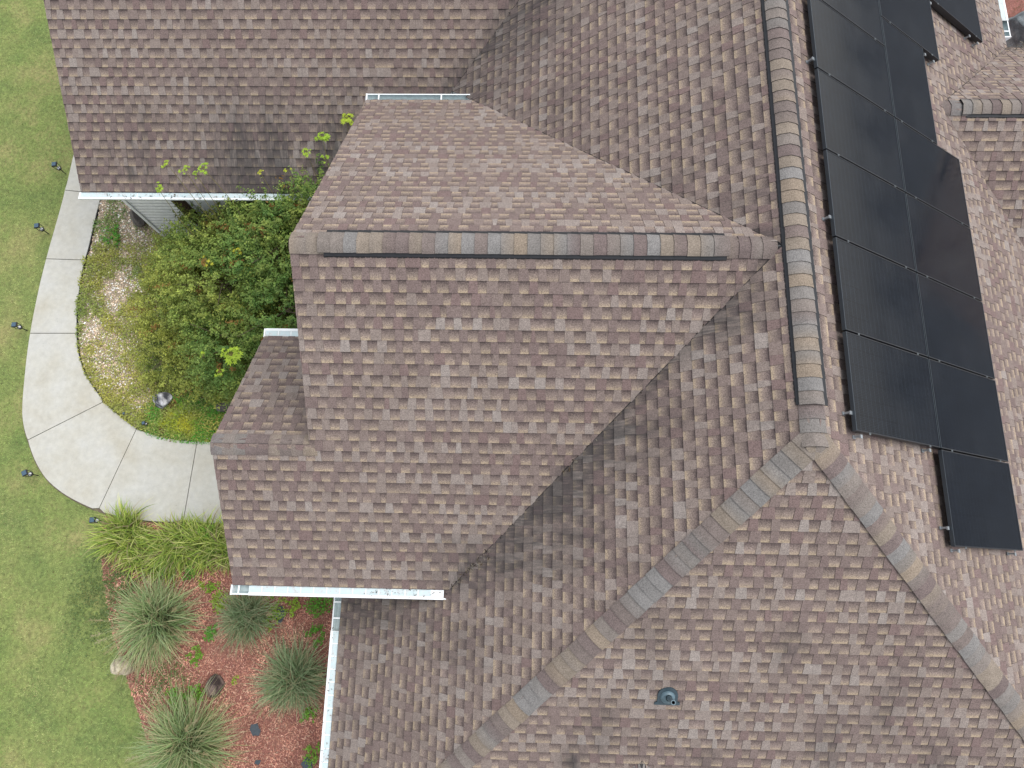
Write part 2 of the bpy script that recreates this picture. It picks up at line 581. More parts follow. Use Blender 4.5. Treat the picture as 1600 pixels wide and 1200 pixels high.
for (a, b), (c, d) in zip(JO[:-1], JO[1:]):
    o = cut(OUT_C, a, c); i_ = cut(INN_C, b, d)
    def shift(seg, g=0.008):
        s0 = (Vector((*seg[1], 0)) - Vector((*seg[0], 0))).normalized() * g
        s1 = (Vector((*seg[-2], 0)) - Vector((*seg[-1], 0))).normalized() * g
        return [(seg[0][0] + s0.x, seg[0][1] + s0.y)] + seg[1:-1] + [(seg[-1][0] + s1.x, seg[-1][1] + s1.y)]
    o = shift(o); i_ = shift(i_)
    mb = MB(); mb.prism(list(reversed(o + list(reversed(i_)))), GND + 0.012, GND + 0.055)
    # bevelled lip: slightly inset top
    ob = mb.build('slab', M_CONC, sidewalk)


# ------------------------------------------------------------------ the house
house = tag(empty('house', (0, 0, GND)), 'sprawling house under a brown architectural shingle roof with hips, gables and white gutters', 'house')
HL = Vector((0, 0, GND))


def hpart(o):
    return child_at(o, house, HL)


def clip(poly, a, b, c):
    """keep a*u + b*v + c >= 0"""
    out = []
    n = len(poly)
    for i in range(n):
        p, q = poly[i], poly[(i + 1) % n]
        dp = a * p[0] + b * p[1] + c; dq = a * q[0] + b * q[1] + c
        if dp >= 0: out.append(p)
        if (dp >= 0) != (dq >= 0):
            t = dp / (dp - dq)
            out.append((p[0] + t * (q[0] - p[0]), p[1] + t * (q[1] - p[1])))
    return out


def halfplanes(poly):
    area = sum(poly[i][0] * poly[(i + 1) % len(poly)][1] - poly[(i + 1) % len(poly)][0] * poly[i][1] for i in range(len(poly)))
    if area < 0: poly = list(reversed(poly))
    H = []
    for i in range(len(poly)):
        p, q = poly[i], poly[(i + 1) % len(poly)]
        a, b = -(q[1] - p[1]), (q[0] - p[0])
        l = math.hypot(a, b)
        if l < 1e-6: continue
        a /= l; b /= l
        H.append((a, b, -(a * p[0] + b * p[1])))
    return H


class Face:
    """a roof slope: (x,y) plan -> (u, v) on the slope; u along the courses, v up the slope, v = 0 at the ridge line"""
    def __init__(s, kind, ridge, zr):
        s.kind = kind; s.ridge = ridge; s.zr = zr
        s.down = {'W': Vector((-CT, 0, -STH)), 'E': Vector((CT, 0, -STH)), 'S': Vector((0, -CT, -STH)), 'N': Vector((0, CT, -STH))}[kind]
        s.U = {'W': Vector((0, -1, 0)), 'E': Vector((0, 1, 0)), 'S': Vector((1, 0, 0)), 'N': Vector((-1, 0, 0))}[kind]
        s.n = s.U.cross(-s.down)
        s.O = Vector((ridge, 0, zr)) if kind in 'WE' else Vector((0, ridge, zr))

    def uv(s, x, y):
        if s.kind == 'W': return (-y, -(s.ridge - x) / CT)
        if s.kind == 'E': return (y, -(x - s.ridge) / CT)
        if s.kind == 'S': return (x, -(s.ridge - y) / CT)
        return (-x, -(y - s.ridge) / CT)

    def P(s, u, v, h=0.0):
        return s.O + s.U * u - s.down * v + s.n * h


SW, SE_R = [], []
F_W = Face('W', X0, 0); F_E = Face('E', X0, 0); F_S = Face('S', Y0, 0)
F_WS = Face('S', YW, ZW); F_WN = Face('N', YW, ZW); F_FN = Face('N', YR, ZR)
F_G = Face('S', GC, 0); F_ES = Face('S', YE, ZE); F_EN = Face('N', YE, ZE)
DX, DY = 1.41, -2.284; DZ = -K * (Y0 - DY)
F_DW = Face('W', DX, DZ); F_DE = Face('E', DX, DZ)
F_GN = Face('N', GY, GZ)
XW, XE, YS = X0 - EAVE, X0 + EAVE, Y0 - EAVE
VS_ = JX - SE
SLOPES = [
    ('W', F_W, [(X0, Y0), (X0, YW), (JX, YW), (JX - YW, 0), (X0 - Y0, 0)]),
    ('W', F_W, [(X0 - Y0, 0), (JX - YW, 0), (XW, 0), (XW, YS)]),
    ('W', F_W, [(X0, GY), (X0, YW), (JX, YW), (-1.40, 7.58), (1.02, GY)]),
    ('W', F_W, [(1.02, GY), (X0, GY), (X0, 13.0), (-1.98, 13.0)]),
    ('E', F_E, [(X0, Y0), (XE, YS), (XE, YE - (XE - XEJ)), (XEJ, YE), (X0, YE)]),
    ('E', F_E, [(X0, YE), (XEJ, YE), (XE, YE + (XE - XEJ)), (XE, 13.0), (X0, 13.0)]),
    ('S', F_S, [(DX, Y0 - (X0 - DX)), (XW, YS), (DX - (DY - YS), YS), (DX, DY)]),
    ('S', F_S, [(X0, Y0), (DX, Y0 - (X0 - DX)), (DX, DY), (DX + (DY - YS), YS), (XE, YS)]),
    ('WS', F_WS, [(JX, YW), (XG, YW), (XG, YR), (JX - 2.073, YR)]),
    ('WS', F_WS, [(JX - 2.073, YR), (XG2, YR), (XG2, YW - SE), (JX - SE, YW - SE)]),
    ('WN', F_WN, [(JX, YW), (XG, YW), (XG, YW + NE), (JX - NE, YW + NE)]),
    ('FN', F_FN, [(XG2, YR), (-2.3, YR), (-2.3, 3.19), (XG2, 3.19)]),
    ('G', F_G, [(GR, GY), (GR, 6.2), (-2.78, 6.2), (1.02, GY)]),
    ('ES', F_ES, [(XEJ, YE), (XE, YE - (XE - XEJ)), (12.5, YE - (XE - XEJ)), (12.5, YE)]),
    ('EN', F_EN, [(XEJ, YE), (XE, YE + (XE - XEJ)), (12.5, YE + (XE - XEJ)), (12.5, YE)]),
    ('DW', F_DW, [(DX, DY), (DX, -5.0), (DX - (DY - YS), -5.0), (DX - (DY - YS), YS)]),
    ('DE', F_DE, [(DX, DY), (DX, -5.0), (DX + (DY - YS), -5.0), (DX + (DY - YS), YS)]),
    ('GN', F_GN, [(GR, GY), (1.02, GY), (-1.98, 13.0), (GR, 13.0)]),
]

# decks (a solid board under each slope)
DECK = {}
for nm, F, poly in SLOPES:
    area = sum(poly[i][0] * poly[(i + 1) % len(poly)][1] - poly[(i + 1) % len(poly)][0] * poly[i][1] for i in range(len(poly)))
    pp = poly if area > 0 else list(reversed(poly))
    n = len(pp)
    top = [F.P(*F.uv(x, y), -0.012) for x, y in pp]
    bot = [F.P(*F.uv(x, y), -0.012) - Vector((0, 0, 0.16)) for x, y in pp]
    mb = MB()
    mb.add(top, [tuple(range(n))], 0)
    mb.add(bot, [tuple(reversed(range(n)))], 1)
    for i in range(n):
        j = (i + 1) % n
        mb.add([top[i], bot[i], bot[j], top[j]], [(0, 1, 2, 3)], 1)
    o = hpart(mb.build('roof_slope', [M_DECK, M_TRIM]))
    DECK.setdefault(nm, o)

# ---- stains that follow the water down a slope
def stain_at(nm, p):
    x, y = p.x, p.y
    s = 0.0
    if nm == 'W' and y < YW + 0.3:
        d = x - (JX - (YW - y))                 # distance (plan, along the fall line) above the south valley
        along = (YW - y) / SE                   # 0 at the top of the valley, 1 at the gutter
        env = min(1.0, 0.30 + 1.6 * along) if along < 1 else max(0.0, 1 - (along - 1) * 2.6) * 0.45
        wd = 0.42 + 1.30 * min(along, 1.0)
        f = max(0.0, 1 - d / wd)
        st = 0.34 * float(vnoise(y * 15.0, x * 1.0, 3)) + 0.30 * float(vnoise(y * 6.0, x * 1.6, 24)) + 0.36 * float(vnoise(y * 1.9, x * 0.9, 4))
        s = env * (f ** 1.0) * max(0.0, st * 2.7 - 0.84) * 1.15 + 0.10 * env * f ** 2
        if d < 0.11: s = max(s, (0.42 + 0.5 * st) * env)
        s += 0.30 * max(0.0, float(vnoise(y * 8, x * 0.9, 9)) * 0.6 + float(vnoise(y * 2.0, x * 1.3, 29)) * 0.4 - 0.52) * 2.2
    elif nm == 'W':
        d = x - (-1.40 + (y - 7.58))
        f = max(0.0, 1 - max(d, 0) / 2.0) if y < 10 else 0.4
        st = 0.5 * float(vnoise(y * 7.0, x * 0.8, 5)) + 0.5 * float(vnoise(y * 2.0, x * 0.6, 6))
        s = 0.16 * f + 0.75 * f * max(0.0, st * 2 - 0.75)
        s += 0.22 * max(0.0, float(vnoise(y * 5, x * 0.8, 19)) - 0.4) * 2
    elif nm == 'G':
        st = 0.55 * float(vnoise(x * 7.0, y * 0.9, 7)) + 0.45 * float(vnoise(x * 2.2, y * 0.6, 8))
        low = max(0.0, min(1.0, (8.1 - y) / 1.7))
        east = max(0.0, min(1.0, (x + 6.4) / 2.2))
        s = low * (0.10 + 0.75 * east) * max(0.0, st * 1.8 - 0.45) + 0.10 * low + 0.16 * low * east
        for sx, wd, k in ((-7.0, 0.045, 0.72), (-6.72, 0.07, 0.40), (-5.85, 0.05, 0.30), (-5.05, 0.06, 0.3), (-7.35, 0.04, 0.25)):
            s += k * math.exp(-((x - sx + 0.03 * math.sin(y * 5)) / wd) ** 2) * max(0, min(1, (7.5 - y) / 0.5))
        s += 0.03
        s += max(0.0, 1 - abs(x - (-1.40 + (y - 7.58))) / 0.35) * 0.5
    elif nm == 'S':
        for bx, by, r, k in ((2.95, -0.9, 0.14, .28), (4.2, -1.5, 0.2, .28), (0.9, -1.9, 0.18, .30), (0.55, -2.35, 0.10, .55), (3.6, -2.2, 0.25, .25), (2.2, -2.3, 0.1, .3), (1.4, -0.85, 0.2, .16), (4.9, -2.4, .2, .3)):
            q = ((x - bx) / r) ** 2 + ((y - by) / (r * 2.2)) ** 2
            s += 1.7 * k * math.exp(-q) * (0.25 + float(vnoise(x * 26, y * 9, 12)))
        s += 0.08 * max(0.0, float(vnoise(x * 5, y * 0.8, 10)) - 0.4)
    elif nm == 'WS':
        for bx, by, r, k in ((0.38, 1.02, 0.05, .75), (1.35, 2.2, 0.06, .18), (-0.75, -0.22, .25, .22), (2.55, 3.18, .12, .35)):
            q = ((x - bx) / r) ** 2 + ((y - by) / (r * 3.0)) ** 2
            s += k * math.exp(-q)
        d = (JX - (YW - y)) - x
        if -0.1 < d < 0.12: s += 0.12
        if y < 0.25 and x > -1.75: s += 0.4 * min(1, (x + 1.75) / 0.6) * float(vnoise(x * 25, y * 25, 31))
    elif nm in ('FN',):
        s = 0.10 + 0.10 * float(vnoise(x * 5, y, 13))
    return max(0.0, min(0.92, s))


# ---- the shingles
TOOTH = [(0.138, 0.107, 0.098), (0.148, 0.117, 0.106), (0.162, 0.131, 0.116), (0.180, 0.151, 0.132), (0.200, 0.172, 0.152), (0.208, 0.181, 0.161), (0.222, 0.199, 0.179), (0.144, 0.107, 0.099)]
WID = [0.065, 0.085, 0.10, 0.115, 0.13, 0.15, 0.185]
PIECE_CACHE = {}
PIECES = []                      # (slope name, Face, u0, v0, type, width, slant, colour, grad alpha)


def quant(c):
    return tuple(round(x, 3) for x in c)


def make_row(rr, ulo, uhi):
    u = ulo - rr.uniform(0, 1.0)
    row = []
    tone = rr.random(); seg = 0
    kind = rr.random() < 0.5
    while u < uhi:
        if seg <= 0:
            r_ = rr.random()
            tone = 0.0 if r_ < 0.44 else (1.0 if r_ < 0.70 else 0.5)
            seg = rr.choice((0.5, 1.0, 1.0, 1.6))
        w_ = rr.choices(WID, (0.3, 1.2, 2.8, 3.2, 2.2, 0.7, 0.35))[0]
        if kind:
            if tone == 0.0: c = TOOTH[rr.choice((0, 1, 1, 2, 7, 7))]
            elif tone == 0.5: c = TOOTH[rr.choice((2, 3, 3, 4, 1))]
            else: c = TOOTH[rr.choice((4, 5, 5, 6, 3))]
            al = 0.0
        else:
            k = rr.choice((0.92, 1.0, 1.0, 1.08))
            c = (k, k, k * (1.0 if tone < 1 else 1.02)); al = rr.choice((0.25, 0.6, 0.85, 1.0, 1.0))
        row.append([u, kind, w_, 0, c, al])
        u += w_; seg -= w_
        if rr.random() < 0.95: kind = not kind
    for k in range(1, len(row) - 1):
        if not row[k][1]:
            row[k][3] = (1 if row[k - 1][1] else 0) + (2 if row[k + 1][1] else 0)      # runs in under raised neighbours
        if row[k][1]:
            # bit 1: the left side slants in, bit 2: the right side does; only where the neighbour is a recessed one
            row[k][3] = (1 if (not row[k - 1][1] and rr.random() < 0.6) else 0) + (2 if (not row[k + 1][1] and rr.random() < 0.6) else 0)
    return [tuple(q) for q in row]


def piece_poly(kind, w_, slant):
    if kind:
        a = 0.016
        return [(0.0007, 0.0), (w_ - 0.0007, 0.0), (w_ - 0.0007 - (a if slant & 2 else 0.0), E_ + 0.012), (0.0007 + (a if slant & 1 else 0.0), E_ + 0.012)]
    l_ = 0.014 if slant & 1 else -0.0006
    r_ = 0.014 if slant & 2 else -0.0006
    return [(-l_, 0.0), (w_ + r_, 0.0), (w_ + r_, E_ + 0.012), (-l_, E_ + 0.012)]


def piece_height(kind, dv):
    t = 1 - dv / (E_ + 0.012)
    return (0.0030 + 0.0110 * t) if kind else (0.0005 + 0.0065 * t)


CAPPED = [((X0, 13.0), (X0, Y0)), ((X0, Y0), (XW, YS)), ((X0, Y0), (XE, YS)), ((JX, YW), (XG, YW)), ((JX, YR), (XG2, YR)), ((XEJ, YE), (12.5, YE)), ((DX, DY), (DX, -5.0))]


def capped(a, b):
    for p, q in CAPPED:
        l = math.hypot(q[0] - p[0], q[1] - p[1])
        if nm_now == 'WS' and abs(a[1] - YR) < 1e-6 and abs(b[1] - YR) < 1e-6: return False
        lo = [min(p[i], q[i]) - 0.01 for i in (0, 1)]; hi = [max(p[i], q[i]) + 0.01 for i in (0, 1)]
        if not all(lo[i] <= t[i] <= hi[i] for t in (a, b) for i in (0, 1)): continue
        if all(abs((q[0] - p[0]) * (t[1] - p[1]) - (q[1] - p[1]) * (t[0] - p[0])) / l < 0.004 for t in (a, b)): return True
    return False


slope_list = [s for s in SLOPES if s[0] not in ('GN',)]
for si, (nm, F, poly) in enumerate(slope_list):
    nm_now = nm
    uvp = [F.uv(x, y) for x, y in poly]
    us = [p[0] for p in uvp]; vs = [p[1] for p in uvp]
    H = []
    for q in range(len(poly)):
        (ax, ay), (bx, by) = poly[q], poly[(q + 1) % len(poly)]
        ua, ub = uvp[q], uvp[(q + 1) % len(uvp)]
        l = math.hypot(ub[0] - ua[0], ub[1] - ua[1])
        if l < 1e-6: continue
        na, nb = -(ub[1] - ua[1]) / l, (ub[0] - ua[0]) / l
        cu_ = sum(p[0] for p in uvp) / len(uvp); cv_ = sum(p[1] for p in uvp) / len(uvp)
        cc_ = -(na * ua[0] + nb * ua[1])
        if na * cu_ + nb * cv_ + cc_ < 0: na, nb, cc_ = -na, -nb, -cc_
        if capped((ax, ay), (bx, by)): cc_ -= 0.055
        H.append((na, nb, cc_))
    off = {'WS': -0.2896 - E_ * 0, 'S': -0.10, 'W': -0.11}.get(nm, -0.08)
    i0 = int(math.floor((min(vs) - off) / E_)) - 1
    i1 = int(math.ceil((max(vs) - off) / E_))
    for i in range(i0, i1 + 1):
        v0 = off + i * E_
        rr = random.Random(hash((nm, i)) if False else (sum(map(ord, nm)) * 1000 + i))
        row = make_row(rr, -14, 16)
        for (u, kind, w_, sl_, c, al) in row:
            if u + w_ < min(us) - 0.05 or u > max(us) + 0.05: continue
            pp = [(u + a, v0 + b) for a, b in piece_poly(kind, w_, sl_)]
            whole = True
            for (a, b, cc) in H:
                if any(a * p[0] + b * p[1] + cc < -1e-6 for p in pp):
                    whole = False
                    pp = clip(pp, a, b, cc)
                    if len(pp) < 3: break
            if len(pp) < 3: continue
            PIECES.append((nm, F, u, v0, kind, w_, sl_, c, al, pp, whole))

# the 300 that show largest become objects
cand = []
for idx, (nm, F, u, v0, kind, w_, sl_, c, al, pp, whole) in enumerate(PIECES):
    if not whole: continue
    mid = F.P(u + w_ / 2, v0 + E_ / 2)
    q = [project(F.P(a, b)) for a, b in ((u, v0), (u + w_, v0), (u + w_, v0 + E_), (u, v0 + E_))]
    if not all(6 < x < 1594 and 6 < y < 1194 for x, y in q): continue
    if v0 + E_ > -0.24: continue
    if nm == 'E' and 0.35 < (mid.x - X0) / CT < 6.2 and mid.y > 0.1: continue
    if nm in ('G', 'FN', 'W') and nm != 'W': continue
    if stain_at(nm, mid) > 0.10: continue
    if nm in 'WS' and abs((X0 - mid.x) - (Y0 - mid.y)) < 0.4: continue
    if nm in ('E', 'S') and abs((mid.x - X0) - (Y0 - mid.y)) < 0.4: continue
    if (mid.x - 1.64) ** 2 + (mid.y + 1.45) ** 2 < 0.09: continue
    ar = abs(sum(q[k][0] * q[(k + 1) % 4][1] - q[(k + 1) % 4][0] * q[k][1] for k in range(4))) / 2
    cand.append((ar, idx))
cand.sort(reverse=True)
PICK = set(i for _, i in cand[:300])


def piece_geo(F, u0, v0, kind, pp, local):
    """vertices, faces, material index, per-corner t for one shingle piece"""
    top = []; ts = []
    for (a, b) in pp:
        dv = min(max(b - v0, 0), E_ + 0.012)
        top.append((a, b, piece_height(kind, dv))); ts.append(1 - dv / E_)
    n = len(pp)
    base = [(a, b, -0.006) for a, b in pp]
    area = sum(pp[i][0] * pp[(i + 1) % n][1] - pp[(i + 1) % n][0] * pp[i][1] for i in range(n))
    return top, base, ts, area > 0


V = []; FA = []; MI = []; CC = []; GG = []
shared = {}
n_pick = 0
for idx, (nm, F, u, v0, kind, w_, sl_, c, al, pp, whole) in enumerate(PIECES):
    if idx in PICK:
        key = (kind, w_, sl_, c, al)
        if key not in shared:
            p2 = piece_poly(kind, w_, sl_)
            p2 = [(a - w_ / 2, b) for a, b in p2]
            n = len(p2)
            top = [(a, b, piece_height(kind, b)) for a, b in p2]
            base = [(a, b, -0.006) for a, b in p2]
            fs = [tuple(range(n))]; ms = [0]
            for k in (0, 1, 3):
                j = (k + 1) % n
                fs.append((n + k, n + j, j, k)); ms.append(1)
            me = bpy.data.meshes.new('shingle')
            me.from_pydata(top + base, [], fs)
            me.materials.append(M_SH); me.materials.append(M_EDGE)
            me.polygons.foreach_set('material_index', ms)
            a1 = me.attributes.new('col', 'FLOAT_COLOR', 'POINT'); a2 = me.attributes.new('grad', 'FLOAT_COLOR', 'POINT')
            for k in range(2 * n):
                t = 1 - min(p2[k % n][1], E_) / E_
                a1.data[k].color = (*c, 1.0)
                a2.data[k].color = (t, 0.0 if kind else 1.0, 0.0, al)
            shared[key] = me
        o = bpy.data.objects.new('shingle', shared[key])
        COL.objects.link(o)
        deck = DECK[nm]
        o.parent = deck
        M3 = Matrix((F.U, -F.down, F.n)).transposed()
        mw = Matrix.Translation(F.P(u + w_ / 2, v0)) @ M3.to_4x4()
        o.matrix_local = mw           # the deck's own mesh is written in world space, its frame is the world frame
        n_pick += 1
        continue
    top, base, ts, ccw = piece_geo(F, u, v0, kind, pp, False)
    n = len(pp)
    b0 = len(V)
    P3 = [F.P(*p) for p in top] + [F.P(*p) for p in base]
    V += [(p.x, p.y, p.z) for p in P3]
    order = list(range(n)) if ccw else list(reversed(range(n)))
    FA.append([b0 + k for k in order]); MI.append(0)
    for k in range(n):
        a, b = order[k], order[(k + 1) % n]
        FA.append([b0 + n + a, b0 + n + b, b0 + b, b0 + a]); MI.append(1)
    sts = [stain_at(nm, p) for p in P3[:n]]
    for rep in range(2):
        for k in range(n):
            CC += [c[0], c[1], c[2], 1.0]
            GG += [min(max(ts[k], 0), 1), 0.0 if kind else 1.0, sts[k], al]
me = bpy.data.meshes.new('shingle_courses')
me.from_pydata(V, [], FA)
me.materials.append(M_SH); me.materials.append(M_EDGE)
me.polygons.foreach_set('material_index', MI)
me.attributes.new('col', 'FLOAT_COLOR', 'POINT').data.foreach_set('color', np.array(CC, dtype=np.float32))
me.attributes.new('grad', 'FLOAT_COLOR', 'POINT').data.foreach_set('color', np.array(GG, dtype=np.float32))
o = link_mesh('shingle_courses', me); hpart(o); o['kind'] = 'stuff'
print('shingle pieces', len(PIECES), 'as objects', n_pick)

# ---- ridge and hip caps
CAPC = [(0.174, 0.166, 0.160), (0.136, 0.106, 0.100), (0.216, 0.174, 0.134), (0.174, 0.150, 0.134), (0.168, 0.155, 0.145), (0.152, 0.124, 0.113), (0.200, 0.166, 0.134)]
_capr = random.Random(21)


def cap_colors(n):
    out = []; cur = _capr.randrange(7)
    for i in range(n):
        nxt = _capr.choice([q for q in range(7) if q != cur])
        g = _capr.uniform(0.93, 1.07)
        a = tuple(v_ * g for v_ in CAPC[cur])
        f = 0.0 if _capr.random() < 0.55 else _capr.uniform(0.3, 0.8)
        out.append((a, tuple(p * (1 - f) + q * f for p, q in zip(a, CAPC[nxt]))))
        if _capr.random() < 0.86: cur = nxt
    return out


def cap_run(p0, d, L, Rr, n, hw=0.145, lift=0.0, parent=None, exp=E_, drop=0.022, tip=False):
    """caps laid from p0 along d (the exposed butt end of each cap looks along d)"""
    p0 = Vector(p0); d = Vector(d).normalized(); L = Vector(L).normalized(); Rr = Vector(Rr).normalized()
    up = -(L + Rr).normalized()
    nl = (d.cross(L)).normalized(); nr = (Rr.cross(d)).normalized()
    if nl.z < 0: nl = -nl
    if nr.z < 0: nr = -nr
    cols = cap_colors(n)
    for i in range(n):
        a = p0 + d * (i * exp); b = a + d * (exp + 0.0)
        a = a - d * 0.03
        h0, h1 = 0.010 + lift, 0.021 + lift
        jit = _capr.uniform(-0.004, 0.004)
        mb = MB()
        rows = []
        for (p, h, cc) in ((a, h0, 0), (a + d * (exp * 0.55 + 0.03), (h0 + h1) / 2 + 0.001, 1), (b, h1, 2)):
            pts = []
            for (sd_, t) in ((L, 1.0), (L, 0.62), (L, 0.28), (None, 0.0), (Rr, 0.28), (Rr, 0.62), (Rr, 1.0)):
                if sd_ is None: q = p + up * (h * 1.10 - drop)
                else:
                    nn = nl if sd_ is L else nr
                    q = p + sd_ * (hw * t + jit * (1 if sd_ is L else -1)) + nn * (h + (0.004 if 0.5 < t < 0.9 else 0.0)) - up * (drop * 0.42 if t < 0.5 else 0.0)
                pts.append(q)
            rows.append(pts)
        c0, c1 = cols[i]
        mid = tuple((x + y) / 2 for x, y in zip(c0, c1))
        vs = rows[0] + rows[1] + rows[2]
        cs = [c0] * 7 + [mid] * 7 + [c1] * 7
        fs = []
        for r_ in range(2):
            for k in range(6):
                q = (r_ * 7 + k, r_ * 7 + k + 1, (r_ + 1) * 7 + k + 1, (r_ + 1) * 7 + k)
                fs.append(q)
        # make sure the faces look outward
        na = (vs[1] - vs[0]).cross(vs[7] - vs[0])
        if na.dot(nl) < 0: fs = [tuple(reversed(q)) for q in fs]
        mb.add(vs, fs, 0, True, cs)
        th = 0.008 + 0.0
        front = rows[2]
        fb = [p - up * (th + 0.006) for p in front]
        mb.add(front + fb, [(k, k + 1, 7 + k + 1, 7 + k) for k in range(6)], 1)
        for e in (0, 6):
            sd_ = [rows[0][e], rows[1][e], rows[2][e]]
            nn = nl if e == 0 else nr
            sb = [p - nn * (th + 0.012) for p in sd_]
            mb.add(sd_ + sb, [(0, 1, 4, 3), (1, 2, 5, 4)], 1)
        o = mb.build('ridge_cap', [M_CAP, M_EDGE])
        if parent is None: hpart(o)
        else: o.parent = parent


def vent_base(p0, p1, L, Rr, hw, h=0.021, far=0.046):
    """black ridge vent strip that the raised caps sit on"""
    p0 = Vector(p0); p1 = Vector(p1); L = Vector(L).normalized(); Rr = Vector(Rr).normalized()
    up = Vector((0, 0, 1))
    def sec(p):
        return [p + L * hw + up * -0.004, p + L * hw + up * h, p + up * (h + 0.004 - 0.012), p + Rr * (hw + far) + up * h * 0.8, p + Rr * (hw + far) + up * -0.004]
    a, b = sec(p0), sec(p1)
    mb = MB()
    mb.add(a + b, [(k, k + 1, 5 + k + 1, 5 + k) for k in range(4)] + [(0, 1, 2, 3, 4), (9, 8, 7, 6, 5)])
    # louvre fins along both edges
    d = (p1 - p0); ln = d.length; d.normalize()
    for sd_ in (L, Rr):
        for k in range(int(ln / 0.06)):
            c = p0 + d * (k * 0.06 + 0.02) + sd_ * (hw + 0.003 + (far if sd_ is Rr else 0))
            x = d * 0.022; z = up * 0.008; y = sd_ * 0.004
            c = c + up * 0.008
            mb.add([c - x - z, c + x - z, c + x + z, c - x + z, c - x - z + y, c + x - z + y, c + x + z + y, c - x + z + y],
                   [(4, 5, 6, 7), (0, 1, 5, 4), (2, 3, 7, 6), (1, 2, 6, 5), (3, 0, 4, 7)])
    o = mb.build('ridge_vent', M_BLACK)
    return hpart(o)


dW, dE, dS, dN = F_W.down, F_E.down, F_S.down, F_WN.down
VY = 1.475 + 0.16
HWV = 0.150
# main ridge: vent with raised caps, then three plain caps to the peak
cap_run((X0, VY - 0.001, 0), (0, -1, 0), dE, dW, 3, 0.150, 0.0)
vb = vent_base((X0, 13.0, 0), (X0, VY + 0.01, 0), dW, dE, HWV + 0.030)
nv = int((13.0 - VY) / E_)
cap_run((X0, VY + nv * E_, 0), (0, -1, 0), dE, dW, nv, HWV - 0.022, 0.022, vb)
# west wing ridge
WV0, WV1 = -2.36, 2.13
cap_run((XG + 2 * 0.19, YW, ZW), (-1, 0, 0), dS, dN, 2, 0.150, 0.0, exp=0.19)
vb = vent_base((WV0, YW, ZW), (WV1, YW, ZW), dS, dN, HWV + 0.032)
nv = int((WV1 - WV0) / E_)
cap_run((WV1 + 0.0, YW, ZW), (-1, 0, 0), dS, dN, nv, HWV - 0.022, 0.022, vb, exp=(WV1 - WV0 + 0.06) / nv)
cap_run((WV1 + 4 * 0.13, YW, ZW), (-1, 0, 0), dS, dN, 4, 0.15, 0.0, exp=0.13)
# front gable ridge
cap_run((XG + 0.06, YR, ZR), (-1, 0, 0), dS, dN, 9, 0.150, 0.0, exp=(XG + 0.06 - XG2 + 0.012) / 9)
# hips, butt ends looking downhill; laid from the peak down
for sx in (-1, 1):
    d = Vector((sx, -1, -K)).normalized()
    dd = dW if sx < 0 else dE
    nh = int(EAVE * math.sqrt(2 + K * K) / E_)
    ds = dd - d * dd.dot(d); dso = dS - d * dS.dot(d)
    cap_run(Vector((X0, Y0 - 0.02, 0)) + d * 0.05, d, ds if sx < 0 else dso, dso if sx < 0 else ds, nh, 0.148, 0.0)
# peak cover
# east wing ridge
cap_run((XEJ + 0.42 + 0.08, YE, ZE), (-1, 0, 0), dS, dN, 3, 0.150, 0.0, exp=0.17)
vb = vent_base((XEJ + 0.40, YE, ZE), (12.4, YE, ZE), dS, dN, HWV + 0.032)
cap_run((12.4, YE, ZE), (-1, 0, 0), dS, dN, 42, HWV - 0.022, 0.022, vb)
# small south gable
cap_run((DX, DY + 0.10, DZ - 0.012), (0, -1, 0), dE, dW, 18, 0.150, 0.0)

# dark strip standing in for the shingle-edge shadow along each valley cut
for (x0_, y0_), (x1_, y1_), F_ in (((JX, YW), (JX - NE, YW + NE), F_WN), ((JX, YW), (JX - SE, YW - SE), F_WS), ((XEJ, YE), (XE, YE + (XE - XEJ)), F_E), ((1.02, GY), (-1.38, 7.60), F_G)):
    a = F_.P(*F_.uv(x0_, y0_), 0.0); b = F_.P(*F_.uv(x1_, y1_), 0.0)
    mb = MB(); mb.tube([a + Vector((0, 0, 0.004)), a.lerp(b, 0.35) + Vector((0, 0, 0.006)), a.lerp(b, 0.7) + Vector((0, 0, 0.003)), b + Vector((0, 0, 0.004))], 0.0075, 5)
    hpart(mb.build('valley_edge_shadow', M_EDGE))

